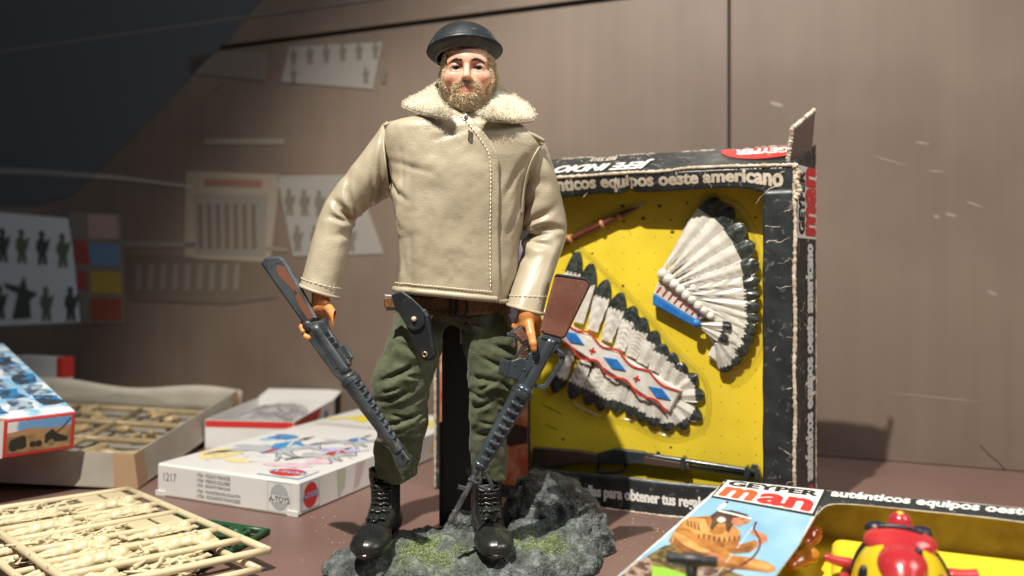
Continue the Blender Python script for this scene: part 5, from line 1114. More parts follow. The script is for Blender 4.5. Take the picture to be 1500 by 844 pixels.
for (x, y) in ((262, 318), (280, 338), (296, 358)):
    gpart('slot', [(x, y), (x+16, y-6), (x+26, y+8), (x+12, y+16)], M_ink, 0.255, 0.275, 0.0, p3, rc)
tb_ = np.array([GP.at(*lerp(p3(225, 290), p3(345, 465), t), 0.05) for t in np.linspace(0, 1, 10)]); obj('upper_tube', *tube(tb_, 0.34, 14), M_gun3, rc)
gpart('grip', [(250, 268), (272, 262), (280, 300), (262, 306)], M_gun3, -0.15, 0.15, 0.04, p3, lf)
mg = gpart('magazine', [(310, 372), (340, 358), (366, 405), (352, 434), (338, 420)], M_gun3, -0.16, 0.2, 0.05, p3, lf)
for k in range(2): gpart('magazine_rib', [(318+12*k, 370-5*k), (326+12*k, 366-5*k), (346+10*k, 408-4*k), (338+10*k, 414-4*k)], M_gun3, 0.19, 0.24, 0.01, p3, mg)
V, Fc = sphere(GP.at(*p3(205, 292), 0.28), (0.3, 0.14, 0.3), 14, 10); obj('rivet', V, Fc, M_gun3, rc)
a3 = GP.at(*p3(352, 486), 0.0); b3 = GP.at(*p3(532, 746), 0.0)
hguard(a3, b3, 0.56, 0.33, 10, lf, M_gun3, -0.55, amp=0.42, half=0.55)
c0 = GP.at(*p3(335, 470), 0); obj('slip_ring', *tube(np.array([c0, lerp(c0, a3, 0.5), a3]), [0.36, 0.48, 0.58], 20), M_gun3, lf)
gpart('muzzle_block', [(514, 760), (546, 738), (572, 775), (560, 798), (544, 806), (524, 800)], M_gun3, -0.22, 0.22, 0.06, p3, lf)
gpart('muzzle_slot', [(540, 760), (552, 756), (556, 772), (546, 778)], M_ink, 0.215, 0.235, 0.0, p3, lf)
GP = GPs
# ================================================================ boxes and kit frames on the left
def box_frame(near, ang, pitch=0.0, roll=0.0):    # near = bottom near-right corner; X to the left along the front, Y to the back
    R = np.array(Matrix.Rotation(ang, 3, 'Z') @ Matrix.Rotation(pitch, 3, 'X') @ Matrix.Rotation(roll, 3, 'Y'))
    return np.asarray(near, float), R
M_wcard = mat('glossy_white_card', (0.74, 0.74, 0.73), 0.32, c2=(0.68, 0.68, 0.66), nscale=12, rvar=0.06)
M_rawcard = mat('grey_raw_card', (0.34, 0.31, 0.26), 0.85, c2=(0.28, 0.25, 0.21), nscale=60)  # plain grey card for the box base
# ---- white kit box with painted cover
n0 = np.array([-15.3, 56.2, 0.0]); dl = nrm((-12.75, 5.7, 0)); db = nrm((dl[1], -dl[0], 0)); W_, L_, Hh = 13.9, 27.0, 2.5
kit = thing('kit_box', n0+dl*W_/2+db*L_/2, 'closed white model kit box with painted cavalry cover, lying left of the figure', 'kit box')
Rk = np.stack([-dl, db, (0, 0, 1)], 1)
obj('box_body', *cbox(n0+dl*W_/2+db*L_/2+np.array([0, 0, Hh/2+0.02]), (W_, L_, Hh), Rk, 0.14), M_wcard, kit, smooth_=False)
obj('box_base', *cbox(n0+dl*W_/2+db*L_/2+np.array([0, 0, 0.10]), (W_-0.7, L_+0.16, 0.16), Rk, 0.05), M_rawcard, kit, smooth_=False)
fp = PL(n0+dl*W_, -dl, (0, 0, 1))                                     # front end face, u from left
rp = PL(n0, db, (0, 0, 1))                                            # right long face
tp_k = PL(n0+dl*W_+np.array([0, 0, Hh+0.02]), -dl, db)                # top: u right, v to the back
text('lettering', '1217', fp, 0.75, 1.25, 1.35, 0.62, M_grey_ink, kit, bold=0.0)
for k, s in enumerate(('1/72A · SOLDATI FRANCESI', '1/72A · FRENCH SOLDIERS', '1/72A · SOLDATS FRANÇAIS', '1/72A · FRANZÖSISCHE SOLDATEN', '1/72A · SOLDADOS FRANCESES')):
    text('lettering', s, fp, 4.25, 1.92-0.40*k, 3.3 if k < 3 else 4.3, 0.27, M_grey_ink, kit, bold=0.012)
art('logo_patch', fp, [(M_pale_ink, disc(12.2, 1.25, 0.85, 0.95)), (M_wcard, rect(11.3, 0.85, 13.1, 1.35))], kit, h=0.015, kind='stuff')
art('logo_frame', fp, [(M_pale_ink, stroke(np.array([(11.1, 0.2), (11.1, 2.3), (13.25, 2.3), (13.25, 0.2), (11.1, 0.2)]), 0.04))], kit, h=0.015)
text('lettering', 'A-TOYS', fp, 11.25, 0.9, 1.9, 0.42, M_grey_ink, kit, h=0.05, bold=0.03)
art('logo_patch', rp, [(M_lblue, rect(0.35, 0.25, 2.35, 2.3)), (M_wcard, rect(0.41, 0.31, 2.29, 2.24)), (M_red, disc(1.35, 1.28, 0.82, 0.93))], kit, h=0.015, kind='stuff')
text('lettering', 'A-TOYS', rp, 0.42, 1.08, 1.86, 0.44, M_white_ink, kit, h=0.045, bold=0.06)
text('lettering', 'A-TOYS', rp, 0.42, 1.08, 1.86, 0.44, M_midblue, kit, h=0.05, bold=0.02)
text('lettering', 'ACC', rp, 18.6, 0.75, 4.2, 1.1, M_yel_ink, kit, h=0.02, bold=0.03, shear=0.15)
art('tint_smear', rp, [(plain('pale_rose_wash', 196, 178, 180), [(6.6, 0.4), (7.4, 0.6), (8.2, 2.3), (7.0, 2.4), (6.9, 1.4)]), (plain('pale_green_wash', 180, 186, 168), [(4.6, 0.3), (5.4, 1.0), (5.6, 2.3), (4.5, 2.4)])], kit, h=0.02, kind='stuff')
text('lettering', 'ACE', tp_k, 0.4, 20.6, 13.0, 3.6, M_yel_ink, kit, h=0.03, bold=0.02, shear=0.15, fat=0.02)
art('cover_line', tp_k, [(plain('rose_line', 190, 120, 110), rect(1.0, 18.1, 13.6, 18.22))], kit, h=0.03)
text('lettering', 'SOLDATI FRANCESI · FRENCH SOLDIERS', tp_k, 1.2, 18.6, 6.2, 0.5, M_pale_ink, kit, h=0.03, bold=0.0)
def blob(cx, cy, rx, ry, a=0.0, n=22, rough=0.55, seed=0):
    r_ = np.random.default_rng(seed); t = np.linspace(0, 2*np.pi, n, endpoint=False); k = 1+rough*np.cumsum(r_.normal(0, 0.5, n))/3; k = k-(np.linspace(0, 1, n)*(k[-1]-k[0])); x = rx*k*np.cos(t); y = ry*k*np.sin(t)
    return np.stack([cx+x*math.cos(a)-y*math.sin(a), cy+x*math.sin(a)+y*math.cos(a)], 1)
hg = plain('horse_grey', 172, 178, 184); hd = plain('sketch_dark', 56, 62, 72); cr = plain('coat_red', 170, 62, 50); tn = plain('tan_wash', 206, 170, 140); pk = plain('pink_wash', 214, 186, 196); ye = plain('yellow_wash', 226, 208, 150); lv = plain('lavender_wash', 178, 178, 214)
bw = plain('bright_blue_wash', 60, 120, 176)
HORSE = [(0, .5), (.03, .6), (.16, .62), (.3, .67), (.5, .64), (.62, .68), (.72, .82), (.80, .92), (.84, .98), (.87, .9), (.97, .80), (.99, .74), (.93, .72), (.85, .76), (.80, .68), (.77, .55), (.9, .45), (1.0, .40), (1.0, .36), (.88, .40), (.74, .46), (.86, .30), (.93, .18), (.9, .16), (.8, .30), (.68, .44), (.5, .42), (.32, .42), (.2, .30), (.05, .22), (.0, .15), (-.03, .18), (.02, .27), (.14, .36), (.1, .25), (.02, .08), (-.02, .1), (.04, .28), (.13, .45), (.06, .52)]
RIDER = [(.42, .62), (.34, .78), (.40, .90), (.46, .98), (.52, .97), (.60, .92), (.72, .84), (.70, .80), (.58, .84), (.56, .70), (.60, .52), (.56, .36), (.50, .38), (.50, .56)]
tops = [(ye, blob(2.2, 4.6, 1.5, 1.8, 0.2, seed=1)), (ye, blob(5.2, 3.2, 1.3, 0.6, 0, seed=2)), (pk, blob(9.8, 3.6, 2.0, 0.8, 0.2, seed=3)), (pk, blob(11.6, 6.0, 1.2, 1.0, 0.4, seed=31)), (lv, blob(10.6, 9.6, 1.6, 0.9, 0.2, seed=7)), (bw, blob(2.4, 11.8, 1.7, 1.3, 0.1, seed=9)), (M_midblue, blob(3.0, 12.2, 0.9, 0.6, 0.2, seed=10)), (M_lblue, blob(1.8, 10.6, 1.0, 0.8, 0.2, seed=8))]
def rider_at(u0, v0, su, sv, coat, legs):
    T_ = lambda P: np.array(P)*np.array([su, sv])+np.array([u0, v0])
    tops.append((hg, T_(HORSE))); hp = np.vstack([T_(HORSE), T_(HORSE)[:1]])
    for k in range(0, len(hp)-3, 3): tops.append((hd, stroke(hp[k:k+3], 0.10)))
    tops.append((coat, T_(RIDER))); tops.append((legs, T_([(.50, .60), (.57, .60), (.58, .40), (.52, .38)]))); tops.append((tn, disc(u0+su*.49, v0+sv*1.02, su*.035, sv*.05, 12)))
    tops.append((hd, T_([(.44, 1.05), (.54, 1.05), (.53, 1.16), (.45, 1.16)]))); tops.append((cr, T_([(.47, 1.16), (.52, 1.16), (.49, 1.28)]))); tops.append((hd, stroke(T_([(.70, .82), (.84, 1.0), (.95, 1.16)]), 0.09)))
    tops.append((M_wcard, T_([(.45, .92), (.58, .68), (.60, .70), (.48, .94)])))
rider_at(6.9, 9.6, 5.0, 5.0, bw, tn); rider_at(1.2, 2.9, 7.6, 8.2, M_midblue, cr); rider_at(8.6, 4.4, 4.4, 5.2, cr, M_wcard)
for k in range(60):
    r_ = np.random.default_rng(100+k); c = np.array((r_.uniform(1.2, 12.8), r_.uniform(2.4, 13.0))); a = r_.uniform(-0.4, 0.6); n = 6; P = [c]
    for _ in range(n-1): a += r_.normal(0, 0.4); P.append(P[-1]+r_.uniform(0.1, 0.3)*np.array([math.cos(a), math.sin(a)]))
    P = np.clip(np.array(P), (0.5, 1.2), (13.4, 17.5)); tops.append(([hd, hg, hg, tn, lv][k % 5], stroke(P, 0.08*np.linspace(1, 0.3, n))))
art('cover_picture', tp_k, tops, kit, h=0.025, step=0.012, kind='stuff')
art('logo_patch', tp_k, [(M_lblue, [(9.6, 0.5), (13.5, 0.5), (13.5, 2.9), (9.6, 2.9)]), (M_wcard, rect(9.68, 0.6, 13.42, 2.8)), (M_red, disc(11.55, 1.7, 1.55, 0.98))], kit, h=0.06, kind='stuff')
text('lettering', 'A-TOYS', tp_k, 9.85, 1.45, 3.4, 0.6, M_white_ink, kit, h=0.09, bold=0.07)
text('lettering', 'A-TOYS', tp_k, 9.85, 1.45, 3.4, 0.6, M_midblue, kit, h=0.10, bold=0.02)
# a folded corner tab and tape at the lower front edge
for u in (0.45, W_-0.45):
    obj('corner_tab', *cbox(fp.at(u, 0.22, 0.06), (1.0, 0.12, 0.42), Rk, 0.04), M_wcard, kit, smooth_=False)
# ---- open tray with tan frames in a bag
tn_near = np.array([-30.2, 63.4, 0.05]); tray = thing('open_tray', tn_near+np.array([-12, 13, 0]), 'open grey card tray with tan model parts inside a clear bag', 'tray')
M_tray = mat('raw_grey_card', (0.40, 0.37, 0.31), 0.75, c2=(0.34, 0.31, 0.26), nscale=25, bump=0.1)
TW, TL, TH = 24.0, 27.0, 2.75; ta = math.radians(2.0)
Rt = np.array(Matrix.Rotation(ta, 3, 'Z') @ Matrix.Rotation(math.radians(2.6), 3, 'X') @ Matrix.Rotation(math.radians(3.4), 3, 'Y'))
def TT(x, y, z): return tn_near+Rt@np.array([x, y, z], float)      # x negative to the left
tk = 0.16
def quad(name, pts, m, parent, t): return sheet(name, pts, m, parent, t)
sh = 0.55
quad('tray_floor', [TT(0, 0, 0.18), TT(0, TL, 0.18), TT(-TW, TL, 0.18), TT(-TW, 0, 0.18)], M_tray, tray, 0.16)
quad('tray_side', [TT(0, 0, 0), TT(0, TL, 0), TT(-sh, TL-0.2, TH), TT(-sh, 0.2, TH)], M_tray, tray, tk)
quad('tray_side', [TT(-TW, TL, 0), TT(-TW, 0, 0), TT(-TW+0.3, 0.2, TH), TT(-TW+0.3, TL-0.2, TH)], M_tray, tray, tk)
quad('tray_side', [TT(-TW, 0, 0), TT(0, 0, 0), TT(-sh, 0.2, TH), TT(-TW+0.3, 0.2, TH)], M_tray, tray, tk)
def tback(u, v):
    x = lerp(0, -TW, u); P = np.stack([TT(a, TL-0.2*b, TH*b+0.35*b*math.sin(c*9)) for a, b, c in zip(x.ravel(), v.ravel(), u.ravel())]).reshape(u.shape+(3,)); return P
obj('tray_side', *shell(tback, 30, 4, tk, edge=1), M_tray, tray)
M_tape = mat('brown_paper_tape', (0.40, 0.26, 0.15), 0.7)
for (a, b, c_, d) in (((-0.02, -0.02), (-1.4, -0.03), 0, 0), ):
    quad('corner_tape', [TT(-1.9, -0.03, 0.05), TT(0.02, -0.03, 0.05), TT(-sh+0.05, 0.17, TH+0.02), TT(-1.9-0.3, 0.17, TH+0.02)], M_tape, tray, 0.02)
    quad('corner_tape', [TT(0.03, -0.02, 0.05), TT(0.03, 1.7, 0.05), TT(-sh+0.05, 1.9, TH+0.02), TT(-sh+0.05, 0.15, TH+0.02)], M_tape, tray, 0.02)
    quad('corner_tape', [TT(0.03, TL-2.6, 0.05), TT(0.03, TL, 0.05), TT(-sh+0.05, TL-0.2, TH+0.02), TT(-sh+0.05, TL-2.6, TH+0.02)], M_tape, tray, 0.02)
# tan frames in the tray
M_tanpl = mat('tan_kit_plastic', (0.46, 0.36, 0.20), 0.4, c2=(0.36, 0.27, 0.14), nscale=50)
trs = thing('model_frame', TT(-TW/2, TL/2, 0.4), 'tan plastic parts frame lying in the open grey tray', 'model frame')
rng2 = np.random.default_rng(3)
for y in (3.5, 9.5, 15.5, 21.5): obj('runner', *tube(np.array([TT(-2, y, 1.2), TT(-12, y, 1.25), TT(-22, y, 1.2)]), 0.30, 8), M_tanpl, trs)
for x in (-2.2, -9.0, -15.5, -21.8): obj('runner', *tube(np.array([TT(x, 3, 1.2), TT(x, 12, 1.25), TT(x, 22, 1.2)]), 0.30, 8), M_tanpl, trs)
def lumpf(seed):
    r_ = np.random.default_rng(seed); pts = r_.uniform(-1, 1, (5, 3))*np.array([1.6, 1.0, 0.25])
    def f(P):
        d = None
        for k in range(4):
            e = s_cap(P, pts[k], pts[k+1], r_.uniform(0.2, 0.2)+0.1, 0.26); d = e if d is None else smin(d, e, 0.2)
        return smin(d, s_ell(P, pts[2], (0.9, 0.55, 0.42)), 0.2)-0.06*fbm(P*2.5, 2, seed)
    return nets(f, (-2.6, -2.0, -1.0), (2.6, 2.0, 1.0), 0.16)
lumps = [make_mesh('kit_part', np.asarray(v)*CM, f, M_tanpl) for v, f in (lumpf(s) for s in (1, 2, 3, 4))]
for i in range(3):
    for j in range(3):
        for k in range(2):
            o = bpy.data.objects.new('kit_part', lumps[(i*2+j+k) % 4]); col.objects.link(o); o.parent = trs
            o.location = Vector(TT(-4.8-6.6*i-1.6*k+rng2.normal(0, 0.3), 5.6+6*j+1.6*k, 1.2)*CM)-trs.location; o.rotation_euler = (rng2.normal(0, 0.15), rng2.normal(0, 0.15), rng2.uniform(0, 6))
# clear bag over them
M_film = M_blister.copy(); M_film.name = 'clear_bag_film'; M_film.node_tree.nodes['Mix Shader'].inputs[0].default_value = 0.13
def bagf(u, v):
    x = lerp(-1.2, -22.8, u); y = lerp(1.0, TL-1.2, v); z = 2.0+0.35*np.sin(u*7+v*5)+0.5*fbm(np.stack([u*6, v*6, 0*u], -1), 3, 4)-1.3*smooth((np.abs(v-0.5)-0.35)*6)-1.0*smooth((np.abs(u-0.5)-0.38)*7)
    return np.stack([TT(a, b, c) for a, b, c in zip(x.ravel(), y.ravel(), z.ravel())]).reshape(u.shape+(3,))
bag = thing('plastic_bag', TT(-TW/2, TL/2, 2), 'clear crinkled plastic bag covering the tan parts in the tray', 'plastic bag')
ug, vg = np.meshgrid(np.linspace(0, 1, 60), np.linspace(0, 1, 60), indexing='ij'); obj('bag_film', bagf(ug, vg).reshape(-1, 3), grid_faces(60, 60, flip=True), M_film, bag)
# ---- dark box lying under the tray's raised left side
und = thing('kit_box', (-50, 71, 0), 'dark flat box in the shade under the grey tray', 'kit box')
obj('box_body', *cbox((-52, 74, 0.30), (16, 16, 0.58), None, 0.05), M_black_card, und, smooth_=False)
# ---- red-edged box on top of the tray
rb0 = px(108, 657, 61.6); rdl = nrm((-3.6, -2.6, 0)); rdb = nrm((-rdl[1]*-1, rdl[0]*-1, 0)); rdb = nrm((-0.72, 0.69, 0)); rdl = nrm((-0.69, -0.72, 0))
ptch = math.radians(11); rV = nrm(rdb*math.cos(ptch)+np.array([0, 0, math.sin(ptch)])); rN = nrm(np.cross(-rdl, rV)); RW, RL, RH = 9.0, 21.0, 3.0
red = thing('kit_box', rb0+rdl*RW/2+rV*RL/2, 'red edged kit box with blue camouflage cover, tilted on the grey tray', 'kit box')
Rr = np.stack([-rdl, rV, rN], 1)
obj('box_body', *cbox(rb0+rdl*RW/2+rV*RL/2+rN*RH/2, (RW, RL, RH), Rr, 0.1), M_red, red, smooth_=False)
rfp = PL(rb0+rdl*RW, -rdl, rN); rtp = PL(rb0+rdl*RW+rN*RH, -rdl, rV)
sky_p = mat('painted_sky_print', (0.14, 0.34, 0.62), 0.4, c2=(0.72, 0.74, 0.76), nscale=45, lo=0.45, hi=0.55); sand_p = mat('desert_print', (0.42, 0.27, 0.12), 0.5, c2=(0.24, 0.14, 0.07), nscale=90)
u0 = RW-4.6
items = [(M_wcard, rect(0.05, 0.05, u0-0.25, 2.95)), (sand_p, rect(u0, 0.3, RW-0.3, 2.0)), (sky_p, rect(u0, 1.95, RW-0.3, 2.78)), (plain('sand_hill_print', 170, 132, 92), [(u0, 1.9), (u0+1.4, 2.15), (u0+3, 1.95), (RW-0.3, 2.05), (RW-0.3, 1.7), (u0, 1.6)])]
dv = plain('vehicle_print', 44, 44, 36)
items += [(dv, [(u0+0.1, 0.75), (u0+0.2, 1.35), (u0+1.0, 1.65), (u0+1.25, 1.5), (u0+1.3, 0.7), (u0+1.0, 0.55)]), (dv, disc(u0+0.45, 0.75, 0.28, 0.28, 14)), (dv, disc(u0+1.7, 0.85, 0.22, 0.24, 14)), (dv, disc(u0+2.1, 0.85, 0.24, 0.26, 14)), (dv, [(u0+2.5, 0.8), (u0+2.5, 1.5), (u0+3.0, 1.9), (u0+3.3, 1.5), (u0+4.1, 1.1), (u0+4.1, 0.8)]), (dv, stroke(np.array([(u0+3.0, 1.3), (u0+3.7, 1.9), (RW-0.35, 2.6)]), 0.08)), (plain('wheel_spokes', 130, 116, 92), disc(u0+2.95, 0.8, 0.24, 0.26, 14))]
art('end_picture', rfp, items, red, h=0.015, kind='stuff')
camo2 = mat('grey_blue_camouflage_print', (0.05, 0.10, 0.18), 0.4, c2=(0.36, 0.45, 0.52), nscale=150, lo=0.45, hi=0.58); camo = mat('blue_camouflage_print', (0.04, 0.19, 0.42), 0.4, c2=(0.045, 0.055, 0.07), nscale=120, lo=0.42, hi=0.52); cloud = mat('cloud_print', (0.22, 0.45, 0.66), 0.4, c2=(0.70, 0.74, 0.78), nscale=60, lo=0.42, hi=0.55)
items = [(cloud, rect(0.05, 0.05, RW-0.05, RL-0.05)), (plain('sand_hill_print', 170, 132, 92), [(0.1, 0.1), (4.5, 0.1), (3.0, 1.4), (0.1, 2.6)])]
rj = np.random.default_rng(21)
for i in range(3):
    for j in range(6):
        u_, v_ = RW-6.0+2.1*i-0.15*j, 1.4+2.9*j+0.5*i; q_ = np.array([(u_, v_), (u_+1.0, v_-0.3), (u_+1.8, v_), (u_+1.7, v_+1.2), (u_+1.75, v_+2.3), (u_+0.8, v_+2.5), (u_-0.1, v_+2.4), (u_+0.1, v_+1.2)]); items.append(((camo, camo2)[(i+j) % 2], q_+rj.normal(0, 0.16, q_.shape)))
items.append((M_red, disc(RW-5.0, 14.4, 0.7, 0.9)))
art('cover_picture', rtp, items, red, h=0.015, kind='stuff')
# ---- white box with red end, behind the tray
wb = thing('kit_box', (-64, 96, 0), 'white box with a red end standing behind the grey tray', 'kit box')
dl2 = WU; Rw = np.stack([dl2, (-dl2[1], dl2[0], 0), (0, 0, 1)], 1); cb_ = px(65, 560, 99); cb_[2] = 3.5
obj('box_body', *cbox(cb_, (8, 1.6, 7.0), Rw, 0.08), M_wcard, wb, smooth_=False)
obj('red_end', *cbox(cb_+dl2*3.6+np.array([0, 0, 2.3]), (1.0, 1.7, 2.5), Rw, 0.05), M_red, wb, smooth_=False)
# ---- open white box with a grey bag, behind the kit box
ob0 = np.array([-21.4, 77.0, 0.0]); obx = thing('open_box', ob0+np.array([-5, 7, 0]), 'open white and red box holding a crumpled grey bag', 'box')
o_l = nrm((-1, 0.12, 0)); o_b = nrm((0.06, 1, 0)); OW, OL, OH = 9.2, 14.0, 2.9
c4 = [ob0, ob0+o_l*OW, ob0+o_l*OW+o_b*OL, ob0+o_b*OL]; up = np.array([0, 0, OH]); out = [0.0, 0.0, 1.4, 1.4]
quad('box_floor', [c4[0]+(0, 0, 0.15), c4[3]+(0, 0, 0.15), c4[2]+(0, 0, 0.15), c4[1]+(0, 0, 0.15)], M_wcard, obx, 0.12)
quad('box_side', [c4[1], c4[0], c4[0]+up, c4[1]+up], M_wcard, obx, 0.12); art('red_band', PL(c4[1], -o_l, (0, 0, 1)), [(M_red, rect(0.05, 2.2, OW-0.05, 2.85))], obx, h=0.02); quad('box_side', [c4[0], c4[3], c4[3]+up, c4[0]+up], M_wcard, obx, 0.12)
quad('box_side', [c4[3], c4[2], c4[2]+up, c4[3]+up], M_wcard, obx, 0.12); quad('box_side', [c4[2], c4[1], c4[1]+up, c4[2]+up], M_wcard, obx, 0.12)
quad('box_flap', [c4[3]+up, c4[2]+up, c4[2]+up+o_b*3.2+np.array([0, 0, 0.5]), c4[3]+up+o_b*3.2+np.array([0, 0, 0.5])], M_wcard, obx, 0.08)
spn = PL(c4[0], o_b, (0, 0, 1)); art('red_band', spn, [(M_red, [(0.1, 0.3), (0.1, 2.8), (9.0, 2.8), (7.0, 1.2), (5.0, 0.3)]), (M_blue, disc(10.6, 1.6, 0.7, 0.6))], obx, h=0.02, kind='stuff')
def gbag(P): return s_ell(P, (0, 0, 0), (4.0, 6.0, 1.2))-0.9*(0.5-np.abs(fbm(P*0.5, 3, 6)))*0.9
gv, gf = nets(gbag, (-4.4, -6.6, -1.0), (4.4, 6.6, 2.2), 0.22)
gb = obj('plastic_bag', gv*np.array([0.82, 0.9, 1])+ob0+o_l*OW/2+o_b*OL/2+np.array([0, 0, 1.7]), gf, mat('grey_bag_film', (0.26, 0.26, 0.26), 0.2, c2=(0.42, 0.42, 0.42), nscale=40, coat=0.5), label='crumpled grey plastic bag inside the open white box', cat='plastic bag')

# ---------------------------------------------------------------- moulded frames with toy soldiers, front left
M_cream = mat('cream_kit_plastic', (0.66, 0.57, 0.37), 0.38, c2=(0.60, 0.51, 0.32), nscale=40, sss=0.1)
M_green = mat('dark_green_kit_plastic', (0.012, 0.075, 0.030), 0.35)
def soldier_f(P):               # lying along +x, head end at +x, helmet up
    d = s_ell(P, (0.2, 0, 0.42), (0.95, 0.50, 0.40))
    d = smin(d, s_ell(P, (1.45, 0, 0.50), (0.52, 0.46, 0.42)), 0.10)
    d = smin(d, s_ell(P, (1.62, 0, 0.36), (0.60, 0.52, 0.16)), 0.08)
    d = smin(d, s_ell(P, (-0.75, 0, 0.40), (0.60, 0.52, 0.42)), 0.18)
    d = smin(d, chain(P, [(-1.0, 0.2, 0.36), (-2.0, 0.32, 0.30), (-2.9, 0.15, 0.28), (-3.1, 0.2, 0.55)], [0.27, 0.22, 0.16, 0.13], 0.1), 0.12)
    d = smin(d, chain(P, [(-1.0, -0.2, 0.36), (-1.8, -0.5, 0.42), (-2.6, -0.25, 0.30), (-2.9, -0.35, 0.5)], [0.27, 0.22, 0.16, 0.13], 0.1), 0.12)
    d = smin(d, chain(P, [(0.8, 0.42, 0.45), (0.2, 0.85, 0.40), (0.9, 1.05, 0.45)], [0.22, 0.18, 0.14], 0.08), 0.10)
    d = smin(d, chain(P, [(0.8, -0.42, 0.45), (1.5, -0.85, 0.42), (2.1, -0.6, 0.5)], [0.22, 0.18, 0.14], 0.08), 0.10)
    d = smin(d, s_cap(P, (-0.8, -0.95, 0.40), (2.3, -0.75, 0.45), 0.09), 0.06)
    d = d-0.05*np.sin(P[..., 0]*9+2*fbm(P*1.5, 2, 3))*np.exp(-((P[..., 0]-0.2)/0.8)**2)*0.6-0.04*fbm(P*3.5, 2, 8)
    return d
sv, sf = nets(soldier_f, (-3.6, -1.4, -0.2), (2.7, 1.4, 1.2), 0.085)
def bits_f(seed):
    r_ = np.random.default_rng(seed)
    segs = [(r_.uniform(-1, 1, 3)*np.array([2.4, 0.7, 0.15])+np.array([0, 0, 0.35]), r_.normal(0, 1, 3)*np.array([0.9, 0.5, 0.22])) for _ in range(9)]
    def f(P):
        d = None
        for k, (c, v) in enumerate(segs):
            e = s_cap(P, c-v*0.6, c+v*0.6, 0.10+0.05*(k % 3), 0.08); d = e if d is None else smin(d, e, 0.08)
        return smin(d, s_cap(P, (-2.4, 0, 0.3), (2.4, 0.1, 0.3), 0.09), 0.1)-0.03*fbm(P*3, 2, seed)
    return nets(f, (-3.6, -1.5, -0.4), (3.6, 1.5, 1.2), 0.10)
soldier_me = {}; bits = {}
def frame(name, B, d1, r, wa, lb, z, m, label, rr=0.22, ns=7, fill=True, seed=0):
    B = np.asarray(B, float); d1 = nrm((*d1, 0)); r = nrm((*r, 0)); t = thing(name, (*(B+d1[:2]*wa/2+r[:2]*lb/2), z), label, 'model frame', 'moulded part frames lying in front')
    Q = lambda a, b, zz=0.0: np.array([B[0], B[1], 0])+d1*a+r*b+np.array([0, 0, z+rr+zz])
    def run(a0, b0, a1, b1, k=1.0, nm='runner', zz=0):
        P = np.array([lerp(Q(a0, b0, zz), Q(a1, b1, zz), s_) for s_ in np.linspace(0, 1, 8)]); obj(nm, *tube(P, rr*k, 10), m, t)
    for (a0, b0, a1, b1) in ((0, 0, wa, 0), (0, lb, wa, lb), (0, -rr*0.6, 0, lb+rr*0.6), (wa, -rr*0.6, wa, lb+rr*0.6)): run(a0, b0, a1, b1, 1.05)
    bb = np.linspace(0, lb, ns+1)
    for b in bb[1:-1]: run(0, b, wa, b)
    if not fill: return t, Q
    key = m.name
    if key not in soldier_me: soldier_me[key] = make_mesh('toy_soldier', sv*CM, sf, m); bits[key] = [make_mesh('accessory', v*CM, f, m) for v, f in (bits_f(s_) for s_ in (11, 12, 13))]
    ang = math.atan2(-d1[1], -d1[0]); r_ = np.random.default_rng(seed)
    for i in range(ns):
        bc_ = (bb[i]+bb[i+1])/2
        if i % 3 == 0:
            spots = [(wa*0.58, 'b'), (wa*0.82, 'b'), (wa*0.22, 'p')] if i < 6 else [(wa*0.5, 'b')]
        else: spots = [(wa*0.28, 's'), (wa*0.76, 's'), (wa*0.52, 'b')]
        for a, kd in spots:
            if kd == 'p':
                for k in range(2):
                    c = Q(a-0.75+1.6*k, bc_); o = obj('plate', *cbox(c, (1.35, (bb[1]-bb[0])*0.62, 0.16), np.stack([-d1, r, (0, 0, 1)], 1), 0.04), m, t, smooth_=False)
                continue
            me = soldier_me[key] if kd == 's' else bits[key][(i+seed) % 3]
            o = bpy.data.objects.new('toy_soldier' if kd == 's' else 'accessory', me); col.objects.link(o); o.parent = t
            sc_ = (0.76 if kd == 's' else 0.74); o.scale = (sc_*1.05, sc_*(bb[1]-bb[0])/2.2, sc_*1.25)
            o.location = Vector(Q(a, bc_, -0.28)*CM)-t.location; o.rotation_euler = (r_.normal(0, 0.1), 0, ang+r_.normal(0, 0.08)+(math.pi if r_.random() < 0.0 else 0))
            # sprue gates
            run(a-1.0, bc_, a-1.0, bc_+(bb[1]-bb[0])/2, 0.5, 'gate')
    return t, Q
frame('model_frame', (-30.7, 58.4), (-0.28, -0.96), (0.92, -0.38), 9.0, 15.5, 0.02, M_green, 'dark green soldier frame, lowest of the stack at the front left', 0.20, 6, True, 5)
frame('model_frame', (-28.6, 57.2), (-0.74, -0.60), (0.74, -0.66), 9.6, 19.0, 0.50, M_cream, 'cream soldier frame lying under the topmost one', 0.20, 7, True, 2)
frame('model_frame', (-28.8, 58.9), (-0.80, -0.60), (0.745, -0.665), 9.7, 19.4, 1.05, M_cream, 'cream soldier frame on top of the stack at the front left', 0.22, 7, True, 0)
# ================================================================ open window box lying at the lower right
Az = 6.45; A_ = px(1065, 703, 42.0); B_ = px(1500, 745, 36.85); A_[2] = B_[2] = Az
QU = nrm(B_-A_); hb = nrm((-QU[1], QU[0], 0)); tl = math.radians(11); QV = nrm(hb*math.cos(tl)+np.array([0, 0, math.sin(tl)]))
QP = PL(A_, QU, QV); QW = 22.0; QL = 19.0; QT = 2.6
lowb = thing('toy_box', (14, 30, 0), 'open black window box with picture card, lying tilted at the lower right', 'toy box')
qp = lambda x, y, h=0.0: np.array(QP.from_px(x, y, h))
